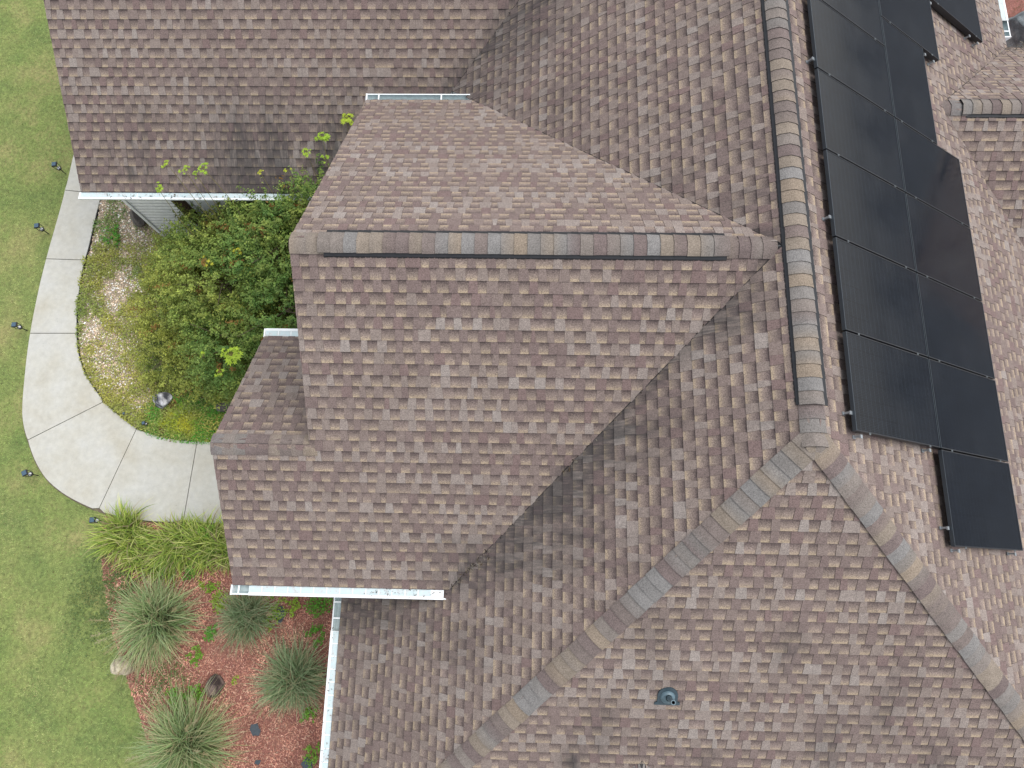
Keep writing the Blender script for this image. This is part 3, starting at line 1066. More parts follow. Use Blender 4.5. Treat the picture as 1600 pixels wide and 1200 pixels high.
# ---- gutters
def gutter(p0, p1, out, guard=None, hangers=(), open_end=True, base_name='gutter', width=0.128):
    p0 = Vector(p0); p1 = Vector(p1); out = Vector(out)
    up = Vector((0, 0, 1))
    prof = [(0.0, 0.0), (0.0, -0.095), (0.085, -0.095), (width - 0.012, -0.045), (width, -0.02), (width, 0.006), (width - 0.018, 0.006),
            (width - 0.018, 0.003), (width - 0.003, 0.003), (width - 0.003, -0.019), (width - 0.014, -0.043), (0.083, -0.092), (0.003, -0.092), (0.003, 0.0)]
    n = len(prof)
    mb = MB()
    A = [p0 + out * a + up * b for a, b in prof]; B = [p1 + out * a + up * b for a, b in prof]
    fs = []
    ms = []
    for k in range(n):
        j = (k + 1) % n
        fs.append((k, j, n + j, n + k)); ms.append(1 if 8 <= k <= 12 else 0)
    nn = (B[0] - A[0]).cross(A[1] - A[0])
    if nn.dot(out) > 0: fs = [tuple(reversed(f)) for f in fs]
    for f, m_ in zip(fs, ms): mb.add([(A + B)[k] for k in f], [(0, 1, 2, 3)], m_)
    g = hpart(mb.build(base_name, [M_WHITE, M_GUTIN]))
    d = (p1 - p0).normalized(); ln = (p1 - p0).length
    for e, p in ((0, p0), (1, p1)):
        mb = MB()
        sec = [(0, 0.004), (0, -0.097), (0.086, -0.097), (width - 0.01, -0.046), (width + 0.003, -0.02), (width + 0.003, 0.009)]
        q0 = [p + out * a + up * b - d * 0.012 for a, b in sec]; q1 = [p + out * a + up * b + d * 0.012 for a, b in sec]
        mb.add(q0 + q1, [tuple(range(6)), tuple(reversed(range(6, 12)))] + [(k, (k + 1) % 6, 6 + (k + 1) % 6, 6 + k) for k in range(6)])
        o = mb.build('end_cap', M_WHITE, g)
    if guard:
        g0, g1, step = guard
        rail = MB()
        a = p0 + d * g0; b = p0 + d * g1
        def quadbox(mb, a, b, o0, o1, z0, z1):
            v_ = []
            for z in (z0, z1):
                v_ += [a + out * o0 + up * z, b + out * o0 + up * z, b + out * o1 + up * z, a + out * o1 + up * z]
            mb.add(v_, [(3, 2, 1, 0), (4, 5, 6, 7), (0, 1, 5, 4), (1, 2, 6, 5), (2, 3, 7, 6), (3, 0, 4, 7)])
        quadbox(rail, a, b, 0.004, width - 0.004, 0.007, 0.010)
        quadbox(rail, a, b, width - 0.034, width + 0.004, 0.010, 0.017)
        rail.build('guard_rail', M_WHITE, g)
        ng = int((g1 - g0) / step)
        mb = MB()
        quadbox(mb, Vector((0, 0, 0)), d * (step - 0.016), 0.008, width - 0.038, 0.0, 0.004)
        gm = mb.mesh('gutter_guard', M_GUARD)
        for k in range(ng):
            o = link_mesh('gutter_guard', gm, g)
            o.location = p0 + d * (g0 + k * step + 0.008) + up * (0.011 + (k * 7 % 3) * 0.0004)
    for hpos in hangers:
        mb = MB()
        a = p0 + d * (hpos - 0.011); b = p0 + d * (hpos + 0.011)
        v_ = []
        for z in (0.004, 0.010):
            v_ += [a + out * -0.01 + up * z, b + out * -0.01 + up * z, b + out * (width - 0.002) + up * z, a + out * (width - 0.002) + up * z]
        mb.add(v_, [(3, 2, 1, 0), (4, 5, 6, 7), (0, 1, 5, 4), (1, 2, 6, 5), (2, 3, 7, 6), (3, 0, 4, 7)])
        mb.build('gutter_hanger', M_WHITE, g)
    return g


ZEV = -3.83
gutter((GR - 0.03, 6.205, -K * (GC - 6.2) - 0.02), (-2.85, 6.205, -K * (GC - 6.2) - 0.02), (0, -1, 0), guard=(0.02, 5.1, 1.02))
zn = ZW - K * NE
gutter((XG - 0.01, YW + NE - 0.004, zn - 0.02), (JX - NE + 0.02, YW + NE - 0.004, zn - 0.02), (0, 1, 0), hangers=(0.20, 1.22))
zs = ZW - K * SE
gutter((XG2 - 0.02, YW - SE + 0.004, zs - 0.02), (JX - SE + 0.02, YW - SE + 0.004, zs - 0.02), (0, -1, 0), guard=(0.24, 2.87, 0.176), hangers=(0.10,))
zw_ = -K * EAVE
gutter((XW + 0.004, -0.36, zw_ - 0.02), (XW + 0.004, YS, zw_ - 0.02), (-1, 0, 0), guard=(0.66, 3.9, 0.176), hangers=(0.25, 0.48))
zf = ZR - K * (3.19 - YR)
gutter((XG2 - 0.01, 3.186, zf - 0.02), (-2.5, 3.186, zf - 0.02), (0, 1, 0), guard=(0.02, 1.45, 0.19))
gutter((XE - 0.004, YE + (XE - XEJ) + 0.25, zw_ - 0.02), (XE - 0.004, 13.0, zw_ - 0.02), (1, 0, 0), guard=(0.35, 2.6, 0.75), hangers=(0.12,))
gutter((XW, YS + 0.004, zw_ - 0.02), (DX - (DY - YS) - 0.05, YS + 0.004, zw_ - 0.02), (0, -1, 0))

# ---- walls
def wall(poly, z1, name='wall', mat=M_SIDE):
    mb = MB(); mb.prism(poly, GND - 0.1, z1)
    return hpart(mb.build(name, mat))


wall([(-2.4, 0.05), (5.0, 0.05), (5.0, 6.85), (-2.4, 6.85)], -2.92)
wall([(-2.45, -4.0), (8.15, -4.0), (8.15, 0.02), (-2.45, 0.02)], -4.05)
wall([(-0.95, 6.88), (8.15, 6.88), (8.15, 12.9), (-0.95, 12.9)], -4.05)
gw = wall([(-7.84, 6.60), (-1.0, 6.60), (-1.0, 12.9), (-7.84, 12.9)], -3.95, mat=simple('siding_gap', (0.10, 0.10, 0.10), 0.8))
wall([(8.2, 4.8), (12.2, 4.8), (12.2, 8.9), (8.2, 8.9)], -4.05)
wall([(XG2 + 0.35, 0.05), (-2.42, 0.05), (-2.42, 0.35), (XG2 + 0.35, 0.35)], -2.92)
wall([(XG2 + 0.35, 2.5), (-2.42, 2.5), (-2.42, 2.8), (XG2 + 0.35, 2.8)], -2.92)
# gable triangles
for x, yc, zc, run in ((-2.4, YW, ZW, 3.42), (XG2 + 0.35, YR, ZR, 1.45)):
    mb = MB()
    zb = -2.9
    v_ = [(x - 0.02, yc - run, zb), (x - 0.02, yc + run, zb), (x - 0.02, yc, zc - 0.3), (x + 0.1, yc - run, zb), (x + 0.1, yc + run, zb), (x + 0.1, yc, zc - 0.3)]
    mb.add(v_, [(0, 2, 1), (3, 4, 5), (0, 1, 4, 3), (1, 2, 5, 4), (2, 0, 3, 5)])
    hpart(mb.build('gable_wall', M_SIDE))
# clapboards on the garage's south wall (the one seen past the gutter)
mb = MB(); mb.box(-7.86, -6.93, 6.5955, 6.5985, -0.098, 0.0)
sm = mb.mesh('siding_board', M_SIDE)
mb = MB(); mb.box(-5.25, -2.7, 6.5955, 6.5985, -0.098, 0.0)
sm2 = mb.mesh('siding_board', M_SIDE)
for k in range(20):
    for m_ in (sm, sm2):
        o = link_mesh('siding_board', m_, gw); o.location = (0, 0, -3.98 - k * 0.115)
mb = MB(); mb.box(-7.90, -7.84, 6.56, 6.64, GND, -3.96); mb.build('corner_board', M_TRIM, gw)
for xs in (-6.93, -5.52):
    mb = MB(); mb.box(xs, xs + 0.27, 6.545, 6.592, -5.62, -4.15)
    for k in range(11): mb.box(xs + 0.035, xs + 0.235, 6.537, 6.545, -5.56 + k * 0.128, -5.47 + k * 0.128)
    mb.build('shutter', M_BROWN, gw)
win = MB()
win.box(-6.66, -5.52, 6.56, 6.598, -5.66, -5.60); win.box(-6.66, -5.52, 6.56, 6.598, -4.22, -4.15)
win.box(-6.66, -6.59, 6.562, 6.598, -5.60, -4.22); win.box(-5.59, -5.52, 6.562, 6.598, -5.60, -4.22)
wo = win.build('window', M_TRIM, gw)
blind = MB(); blind.add([(-6.585, 6.594, 0), (-5.595, 6.594, 0), (-5.595, 6.575, -0.05), (-6.585, 6.575, -0.05)], [(3, 2, 1, 0)])
bm_ = blind.mesh('blind_slat', M_TRIM)
for k in range(26):
    o = link_mesh('blind_slat', bm_, wo); o.location = (0, 0, -4.225 - k * 0.053)

# ---- vent pipe (plumbing stack with its plastic flashing)
vx, vy = 1.64, -1.455
def on_s(x, y, h=0.0): return F_S.P(*F_S.uv(x, y), h)
base = on_s(vx, vy, 0.012)
fl = MB()
outl = []
hw_ = 0.118
for k in range(13):
    an = math.pi * k / 12
    outl.append((hw_ * math.cos(an), 0.02 + hw_ * math.sin(an)))
outl += [(-hw_, -0.075), (-hw_ - 0.03, -0.085), (-hw_ - 0.03, -0.115), (hw_ + 0.03, -0.115), (hw_ + 0.03, -0.085), (hw_, -0.075)]
n = len(outl)
cu, cv = F_S.uv(vx, vy)
t_ = [F_S.P(cu + a, cv + b, 0.022) for a, b in outl]; b_ = [F_S.P(cu + a, cv + b, 0.0) for a, b in outl]
fl.add(t_ + b_, [tuple(range(n))] + [(k, n + k, n + (k + 1) % n, (k + 1) % n) for k in range(n)])
flash = hpart(fl.build('pipe_flashing', M_PVC))
bt = MB()
def ring(c, r, nrm=None, n=20):
    nrm = nrm or Vector((0, 0, 1))
    a = nrm.cross(Vector((1, 0, 0))).normalized(); b = nrm.cross(a)
    return [c + a * (r * math.cos(2 * math.pi * k / n)) + b * (r * math.sin(2 * math.pi * k / n)) for k in range(n)]
sn = F_S.n
c0 = on_s(vx, vy, 0.02)
rings = [ring(c0, 0.088, sn), ring(c0 + sn * 0.02, 0.080, sn), ring(c0 + sn * 0.035, 0.066, sn), ring(c0 + Vector((0, 0, 0.075)), 0.036)]
# align ring phase: both frames start from the same axis
for a, b in zip(rings[:-1], rings[1:]):
    bt.add(a + b, [(k, (k + 1) % 20, 20 + (k + 1) % 20, 20 + k) for k in range(20)], 0, True)
bt.build('pipe_boot', M_PVC2, flash)
pp_ = MB()
top_c = c0 + Vector((0, 0, 0.33))
ra, rb = ring(c0, 0.028), ring(top_c, 0.028)
ri, rd = ring(top_c, 0.019), ring(top_c - Vector((0, 0, 0.2)), 0.019)
pp_.add(ra + rb, [(k, (k + 1) % 20, 20 + (k + 1) % 20, 20 + k) for k in range(20)], 0, True)
pp_.add(rb + ri, [(k, (k + 1) % 20, 20 + (k + 1) % 20, 20 + k) for k in range(20)], 0)
pp_.add(ri + rd, [(k, (k + 1) % 20, 20 + (k + 1) % 20, 20 + k) for k in range(20)], 1, True)
pp_.add(rd, [tuple(range(20))], 1)
pp_.build('vent_pipe', [M_PVC2, M_DARKHOLE], flash)

# ------------------------------------------------------------------ solar panels on the east slope
def panel(y0, y1, s0, s1, label):
    g_ = 0.010
    yc, sc = (y0 + y1) / 2, (s0 + s1) / 2
    ly, ls = (y1 - y0) / 2 - g_, (s1 - s0) / 2 - 0.006
    hB, hT = 0.085, 0.125
    org = F_E.P(yc, -sc, 0)
    t = empty('solar_panel', org)
    t.rotation_euler = Matrix((F_E.down, F_E.U, F_E.n)).transposed().to_euler()     # local x = down the slope, y = along it, z = out
    tag(t, label, 'solar panel', 'black solar panels on the east slope')
    fw = 0.011
    mb = MB()
    mb.box(-ls, -ls + fw, -ly, ly, hB, hT + 0.003); mb.box(ls - fw, ls, -ly, ly, hB, hT + 0.003)
    mb.box(-ls + fw, ls - fw, -ly, -ly + fw, hB, hT + 0.003, 1); mb.box(-ls + fw, ls - fw, ly - fw, ly, hB, hT + 0.003, 1)
    mb.build('frame', [M_FRAME, M_BLACK], t)
    mb = MB()
    mb.box(-ls + fw, ls - fw, -ly + fw, ly - fw, hT - 0.012, hT)
    mb.build('glass', M_SOLAR, t)
    for x in (-ls * 0.72, ls * 0.72):
        for yy in (-ly - g_ + 0.0,):
            mb = MB(); mb.box(x - 0.013, x + 0.013, yy - 0.010, yy + 0.011, hT + 0.0035, hT + 0.008)
            mb.tube([(x, yy + 0.001, hT + 0.007), (x, yy + 0.001, hT + 0.015)], 0.006, 8)
            mb.build('clamp', M_CLAMP, t)
    return t


def feet(y, s, side):
    """galvanised roof mount below a free panel edge (part of its panel)"""
    mb = MB()
    return mb


C1 = (0.49, 2.168); C2 = (2.176, 3.855)
yb = [0.285, 1.395, 2.495, 3.60, 4.705, 5.81, 6.92, 8.03, 9.14, 10.25, 11.36]
P_ = {}
ordn = ['lowest', 'second', 'third', 'fourth', 'fifth', 'sixth', 'seventh', 'eighth', 'ninth']
for k in range(1, 8):
    lab = {1: 'bottom solar panel of the column along the main ridge, with silver brackets at its foot',
           2: 'solar panel second from the bottom of the column beside the main ridge vent',
           3: 'solar panel third from the bottom of the column beside the main ridge vent',
           4: 'solar panel fourth from the bottom of the column beside the main ridge vent',
           5: 'solar panel fifth from the bottom of the column beside the main ridge vent',
           6: 'solar panel cut by the top edge, sixth up the column beside the main ridge vent',
           7: 'topmost solar panel sliver of the column beside the main ridge vent'}[k]
    t_ = yb[k + 1]
    if k < 7: P_[('a', k)] = panel(yb[k], t_, *C1, lab)
labs = ['lowest solar panel of all, hanging alone below the rest of the array',
        'solar panel right above the lowest one, reflecting a pale band of sky',
        'solar panel third from the bottom of the outer column',
        'solar panel fourth from the bottom of the outer column',
        'solar panel right below the narrow upright one in the outer column']
for k in range(0, 5):
    P_[('b', k)] = panel(yb[k], yb[k + 1], *C2, labs[k])
P_['u'] = panel(5.81, 7.43, 2.176, 3.262, 'narrow solar panel turned upright in the outer column')
P_['v'] = panel(7.43, 8.54, 2.176, 3.74, 'solar panel above the upright one, its free corner sticking out over bare shingles')
P_['w'] = panel(8.60, 9.71, 3.75, 5.45, 'solar panel at the top edge standing apart nearest the east eave gutter')

mbr = MB()
mbr.box(-0.022, 0.022, -0.018, 0.018, 0.0, 0.010); mbr.box(-0.012, 0.012, -0.010, 0.010, 0.010, 0.085); mbr.box(-0.018, 0.018, -0.024, 0.014, 0.075, 0.090)
br_mesh = mbr.mesh('roof_bracket', M_SILVER)
Mslope = Matrix((F_E.down, F_E.U, F_E.n)).transposed()
def bracket(pan, y, s):
    o = link_mesh('roof_bracket', br_mesh, pan)
    loc = F_E.P(y, -s, 0.012)
    o.location = Mslope.transposed() @ (loc - pan.location)
    return o
for key, y, s in ((('a', 1), 1.365, 0.62), (('a', 1), 1.365, 1.98), (('b', 0), 0.255, 2.32), (('b', 0), 0.255, 3.70), (('a', 1), 1.60, 0.478), (('a', 3), 3.85, 0.478), (('a', 5), 5.95, 0.478),
                  (('b', 0), 0.50, 2.15), ('v', 7.40, 3.38), ('v', 7.39, 3.62), ('w', 8.56, 5.05), ('w', 8.56, 3.83), ('w', 8.55, 5.32)):
    bracket(P_[key], y, s)
# black rails under the lower edge of the free panels
for key, y in ((('a', 1), 1.42), (('b', 0), 0.31), ('v', 7.46), ('w', 8.63)):
    pan = P_[key]
    lc = Mslope.transposed() @ (F_E.P(y, 0, 0) - pan.location)
    mb = MB(); mb.box(-0.78, 0.80, lc.y, lc.y + 0.04, 0.035, 0.083); mb.build('rail', M_BLACK, pan)

# ------------------------------------------------------------------ debris in valleys and gutters (twigs and leaf litter: nobody could count it)
def litter():
    n = 520
    vs = []; cs = []
    def sprinkle(fn, m, sz):
        for _ in range(m):
            p, nrm = fn()
            a = RNG.uniform(0, 6.28); l = RNG.uniform(0.3, 1.0) * sz; wd = l * RNG.uniform(0.08, 0.4)
            t1 = nrm.orthogonal().normalized(); t2 = nrm.cross(t1)
            d = t1 * math.cos(a) + t2 * math.sin(a); e = nrm.cross(d)
            p = p + nrm * RNG.uniform(0.012, 0.03)
            tilt = nrm * RNG.uniform(-0.3, 0.3)
            for s1, s2 in ((-1, -1), (1, -1), (1, 1), (-1, 1)):
                vs.append(p + (d + tilt) * (l * s1) + e * (wd * s2))
            c = [(0.035, 0.025, 0.018), (0.07, 0.05, 0.03), (0.12, 0.10, 0.075), (0.02, 0.018, 0.016), (0.18, 0.16, 0.13)][RNG.integers(0, 5)]
            cs.extend([c] * 4)
    def along(a, b, spread, F):
        a = Vector(a); b = Vector(b)
        def fn():
            t = RNG.random()
            x = a.x + (b.x - a.x) * t + RNG.normal(0, spread); y = a.y + (b.y - a.y) * t + RNG.normal(0, spread)
            return F.P(*F.uv(x, y), 0.006), F.n
        return fn
    sprinkle(along((-0.55, 0.14), (-1.03, -0.30), 0.05, F_W), 120, 0.022)
    sprinkle(along((2.3, 3.0), (-0.6, 0.1), 0.02, F_W), 50, 0.018)
    sprinkle(along((0.6, 1.3), (0.4, 1.1), 0.03, F_W), 14, 0.03)
    sprinkle(along((-1.3, 7.68), (0.1, 9.1), 0.06, F_W), 90, 0.018)
    sprinkle(along((XEJ + 0.1, YE + 0.12), (XE - 0.2, YE + 2.3), 0.07, F_E), 170, 0.02)
    sprinkle(along((XEJ + 0.1, YE - 0.1), (XE - 0.1, YE - 2.4), 0.04, F_E), 120, 0.016)
    sprinkle(along((XE - 0.1, YE + 2.25), (XE + 0.35, YE + 2.5), 0.10, F_EN), 160, 0.028)
    sprinkle(along((XE - 0.05, YE - 2.2), (XE + 0.0, YE - 2.45), 0.10, F_ES), 70, 0.026)
    def gut(x0, x1, y, z):
        def fn(): return Vector((RNG.uniform(x0, x1), y + RNG.normal(0, 0.03), z)), Vector((0, 0, 1))
        return fn
    sprinkle(gut(-7.6, -4.0, 6.13, -3.828), 110, 0.020)
    sprinkle(gut(-2.2, -1.1, -0.40, zs + 0.0), 60, 0.015)
    sprinkle(gut(-2.6, -1.3, YW + NE + 0.03, zn - 0.105), 60, 0.016)
    def gut2():
        return Vector((XW - 0.06 + RNG.normal(0, 0.03), RNG.uniform(-4.2, -0.9), zw_ - 0.003)), Vector((0, 0, 1))
    sprinkle(gut2, 90, 0.015)
    vs2 = np.array([tuple(p) for p in vs])
    me = bulk('leaf_litter', vs2, 4, attr_mat('litter', 0.9, 0, 0.2), np.array(cs))
    o = link_mesh('leaf_litter', me); hpart(o); o['kind'] = 'stuff'
litter()

# ------------------------------------------------------------------ foliage helpers (numpy)
def frames(nrm):
    """two tangents for each normal"""
    h = np.where(np.abs(nrm[:, 2:3]) < 0.9, np.array([[0, 0, 1.0]]), np.array([[1.0, 0, 0]]))
    t1 = np.cross(nrm, h); t1 /= np.linalg.norm(t1, axis=1, keepdims=True) + 1e-9
    t2 = np.cross(nrm, t1)
    return t1, t2


def leaf_quads(p, nrm, length, width, rng):
    """pointed leaves: diamond with 4 vertices, slightly folded"""
    n = len(p)
    t1, t2 = frames(nrm)
    a = rng.uniform(0, 2 * np.pi, n)[:, None]
    d = t1 * np.cos(a) + t2 * np.sin(a); e = np.cross(nrm, d)
    L = (length * rng.uniform(0.65, 1.3, n))[:, None]; W = (width * rng.uniform(0.7, 1.25, n))[:, None]
    v = np.empty((n, 4, 3))
    v[:, 0] = p - d * L * 0.5
    v[:, 1] = p + e * W * 0.5 - d * L * 0.05 + nrm * W * 0.2
    v[:, 2] = p + d * L * 0.5
    v[:, 3] = p - e * W * 0.5 - d * L * 0.05 + nrm * W * 0.2
    return v.reshape(-1, 3)


def blades(base, az, tilt0, bend, length, width, segs, rng, cols0, cols1, curl=None):
    """arching blades; returns verts, faces, colours"""
    n = len(base)
    v = np.empty((n, segs + 1, 2, 3)); c = np.empty((n, segs + 1, 2, 3))
    pos = base.copy(); seglen = length / segs
    side = np.stack([-np.sin(az), np.cos(az), np.zeros(n)], 1)
    for s in range(segs + 1):
        t = s / segs
        ang = tilt0 + bend * t ** 1.2
        wv = width * (1 - t ** 1.6) * 0.5 + 0.0004
        v[:, s, 0] = pos - side * wv[:, None]; v[:, s, 1] = pos + side * wv[:, None]
        cc = cols0 * (1 - t) + cols1 * t
        c[:, s, 0] = cc; c[:, s, 1] = cc
        az2 = az + (curl * t if curl is not None else 0)
        d = np.stack([np.cos(az2) * np.sin(ang), np.sin(az2) * np.sin(ang), np.cos(ang)], 1)
        pos = pos + d * seglen[:, None]
    idx = np.arange(n)[:, None] * (segs + 1) * 2
    f = []
    for s in range(segs):
        f.append(np.concatenate([idx + 2 * s, idx + 2 * s + 1, idx + 2 * s + 3, idx + 2 * s + 2], 1))
    f = np.stack(f, 1).reshape(-1, 4)
    return v.reshape(-1, 3), f, c.reshape(-1, 3)


def pal(rng, n, cols, jitter=0.18):
    cols = np.array(cols); k = rng.integers(0, len(cols), n)
    return cols[k] * rng.uniform(1 - jitter, 1 + jitter, (n, 1))


def point_in(poly, x, y):
    poly = np.array(poly); inside = np.zeros(len(x), bool)
    j = len(poly) - 1
    for i in range(len(poly)):
        xi, yi = poly[i]; xj, yj = poly[j]
        c = ((yi > y) != (yj > y)) & (x < (xj - xi) * (y - yi) / (yj - yi + 1e-12) + xi)
        inside ^= c; j = i
    return inside


# ------------------------------------------------------------------ lawn grass
def lawn_grass():
    rng = np.random.default_rng(3)
    n = 330000
    x = rng.uniform(-14.2, -5.6, n); y = rng.uniform(-5.6, 14.5, n)
    edge = [(-14.5, 15)] + [(px_ - 0.045, py_ - (0.0 if py_ > 2.5 else 0.03)) for px_, py_ in OUT_C if px_ < -8.1] + BED_C + [(-14.5, -6.0)]
    k = point_in(edge, x, y)
    x, y = x[k], y[k]
    n = len(x)
    big = vnoise(x * 0.55, y * 0.55, 1) * 0.6 + vnoise(x * 1.7, y * 1.7, 2) * 0.4
    fine = vnoise(x * 7, y * 7, 3)
    stripe = 0.5 + 0.5 * np.sin(x * 5.5 + y * 0.6 + vnoise(x, y, 8) * 2)
    dry = np.clip((vnoise(x * 0.9 + 20, y * 0.35, 6) * 0.7 + vnoise(x * 3, y * 3, 7) * 0.4 - 0.50) * 3.0, 0, 1)
    g1 = np.array([0.165, 0.300, 0.076]); g2 = np.array([0.370, 0.450, 0.145]); g3 = np.array([0.600, 0.510, 0.270])
    t = np.clip(big * 0.65 + fine * 0.35 + (stripe - 0.5) * 0.22, 0, 1)[:, None]
    col = g1 * (1 - t) + g2 * t
    dd = (dry * rng.uniform(0.2, 1.0, n))[:, None] * 0.60
    col = col * (1 - dd) + g3 * dd
    col *= rng.uniform(0.55, 1.45, (n, 1)) * (0.62 + 0.76 * vnoise(x * 22, y * 22, 15))[:, None]
    br = rng.random(n) < 0.05
    col[br] = np.array([0.20, 0.13, 0.07]) * rng.uniform(0.7, 1.2, (br.sum(), 1))
    az = rng.uniform(0, 6.283, n); h = rng.uniform(0.020, 0.048, n) * np.where(rng.random(n) < 0.1, 1.7, 1.0); lean = rng.uniform(0.75, 1.52, n)
    w_ = rng.uniform(0.004, 0.0085, n)
    b = np.stack([x, y, np.full(n, GND)], 1)
    side = np.stack([-np.sin(az), np.cos(az), np.zeros(n)], 1) * w_[:, None] * 0.5
    tip = b + np.stack([np.cos(az) * np.sin(lean), np.sin(az) * np.sin(lean), np.cos(lean)], 1) * h[:, None]
    v = np.stack([b - side, b + side, tip], 1).reshape(-1, 3)
    me = bulk('lawn_grass', v, 3, M_BLADE, np.repeat(col, 3, 0))
    tag(link_mesh('lawn_grass', me), 'short mown grass with dry yellowish patches', 'grass', kind='stuff')
lawn_grass()


# ------------------------------------------------------------------ gravel, ground cover, mulch chips
ISL = [p for p in INN_C if p[1] < 8.0] + [(-3.4, 2.2), (-2.6, 2.6), (-2.6, 6.5), (-9.2, 6.5)]
ISL = [p for p in INN_C if p[1] < 8.2] + [(-2.6, 2.2), (-2.6, 6.55), (-7.84, 6.55), (-7.84, 8.2)]


def in_island(x, y, m=0.03):
    return point_in(ISL, x, y)


def gravel():
    rng = np.random.default_rng(5)
    n = 30000
    x = rng.uniform(-9.6, -5.2, n); y = rng.uniform(2.1, 8.2, n)
    k = in_island(x, y)
    x, y = x[k], y[k]; n = len(x)
    base = np.array([[0, 0, 1], [1, 0, 0], [0, 1, 0], [-1, 0, 0], [0, -1, 0], [0, 0, -0.6]], float)
    tri = np.array([[0, 1, 2], [0, 2, 3], [0, 3, 4], [0, 4, 1]])
    s = rng.uniform(0.008, 0.019, n)
    ax = rng.uniform(0, 6.283, n); st = rng.uniform(0.6, 1.5, n)
    jit = rng.uniform(0.75, 1.3, (n, 6, 3))
    P = base[None] * jit
    P[:, :, 2] *= 0.6
    px_ = P[:, :, 0] * st[:, None]; py_ = P[:, :, 1]
    X = px_ * np.cos(ax)[:, None] - py_ * np.sin(ax)[:, None]; Y = px_ * np.sin(ax)[:, None] + py_ * np.cos(ax)[:, None]
    V_ = np.stack([x[:, None] + X * s[:, None], y[:, None] + Y * s[:, None], GND + 0.012 + P[:, :, 2] * s[:, None] + rng.uniform(0, 0.012, n)[:, None]], 2)
    f = (tri[None] + (np.arange(n) * 6)[:, None, None]).reshape(-1, 3)
    col = pal(rng, n, [(0.60, 0.52, 0.41), (0.52, 0.41, 0.30), (0.66, 0.62, 0.54), (0.42, 0.31, 0.22), (0.72, 0.69, 0.63), (0.54, 0.40, 0.31), (0.36, 0.29, 0.22)], 0.2)
    me = bulk('river_gravel', V_.reshape(-1, 3), 3, M_STONE, np.repeat(np.minimum(col * 1.42, 0.9), 6, 0), faces=f)
    tag(link_mesh('river_gravel', me), 'cream and tan river gravel showing between weeds inside the curved walk', 'gravel', kind='stuff')
gravel()


def ground_cover(name, label, n, region, height, cols, leaf, seed, dens=None, spill=0.0):
    rng = np.random.default_rng(seed)
    x0, x1, y0, y1 = region
    x = rng.uniform(x0, x1, n); y = rng.uniform(y0, y1, n)
    d = dens(x, y)
    k = rng.random(n) < d
    x, y, d = x[k], y[k], d[k]; n = len(x)
    z = GND + 0.02 + rng.random(n) ** 1.3 * height * (0.35 + 0.65 * np.clip(d, 0, 1)) * (0.5 + vnoise(x * 4, y * 4, seed))
    p = np.stack([x, y, z], 1)
    nr = np.stack([rng.normal(0, 0.55, n), rng.normal(0, 0.55, n), np.ones(n)], 1); nr /= np.linalg.norm(nr, axis=1, keepdims=True)
    v = leaf_quads(p, nr, leaf, leaf * 0.55, rng)
    me = bulk(name, v, 4, M_LEAF, np.repeat(cols(rng, x, y, n), 4, 0))
    return tag(link_mesh(name, me), label, 'ground cover', kind='stuff')


def d_weeds(x, y):
    a = vnoise(x * 2.2, y * 2.2, 41) * 0.6 + vnoise(x * 6, y * 6, 42) * 0.4
    d = np.clip((a - 0.34) * 4.2, 0, 1)
    near = np.clip((x + 9.0) / 1.6, 0, 1)                       # denser towards the shrub
    low = np.clip((4.9 - y) / 1.2, 0, 1)
    d = np.clip(d + 0.70 * near * low + 0.30 * near + 0.38 * low, 0, 1)
    # bare gravel pockets
    for cx, cy, r in ((-9.0, 4.35, 0.33), (-8.6, 3.75, 0.38), (-8.2, 3.5, 0.3), (-8.9, 5.3, 0.30), (-9.25, 6.6, 0.3), (-8.2, 6.3, 0.35), (-9.0, 7.2, 0.35), (-7.8, 3.0, 0.2), (-8.6, 5.6, 0.3)):
        d *= 1 - 0.75 * np.exp(-(((x - cx) ** 2 + (y - cy) ** 2) / r ** 2))
    return d * in_island(x, y)


def c_weeds(rng, x, y, n):
    t = np.clip(vnoise(x * 1.6, y * 1.6, 51) * 0.7 + vnoise(x * 6, y * 6, 52) * 0.45 + (4.6 - y) * 0.06, 0, 1)[:, None]
    c = np.array([0.180, 0.310, 0.095]) * (1 - t) + np.array([0.460, 0.450, 0.110]) * t
    return c * rng.uniform(0.6, 1.35, (n, 1))


ground_cover('weedy_ground_cover', 'low olive green weeds creeping over the gravel', 135000, (-9.6, -4.5, 2.1, 8.1), 0.11, c_weeds, 0.043, 6, d_weeds)


def d_moss(x, y):
    e = ((x + 6.75) / 0.95) ** 2 + ((y - 2.62) / 0.62) ** 2
    return np.clip(1.35 - e, 0, 1) * point_in([p for p in INN_C if p[1] < 4.0] + [(-3.4, 4.0)], x, y + 0.05)


def c_moss(rng, x, y, n):
    t = np.clip(0.95 - ((x + 6.95) ** 2 + (y - 2.62) ** 2) / 0.24 + (vnoise(x * 7, y * 7, 61) - 0.5) * 1.0, 0, 1)[:, None]
    c = np.array([0.120, 0.400, 0.050]) * (1 - t) + np.array([0.560, 0.560, 0.055]) * t
    r = (vnoise(x * 5.5, y * 5.5, 63) > 0.74) & (rng.random(n) < 0.8)
    c[r] = np.array([0.20, 0.075, 0.040])
    return c * rng.uniform(0.6, 1.4, (n, 1))


ground_cover('bright_ground_cover', 'bright lime and yellow creeping cover with rusty spots beside the grey boulder', 34000, (-8.0, -5.2, 1.9, 3.6), 0.10, c_moss, 0.030, 8, d_moss)


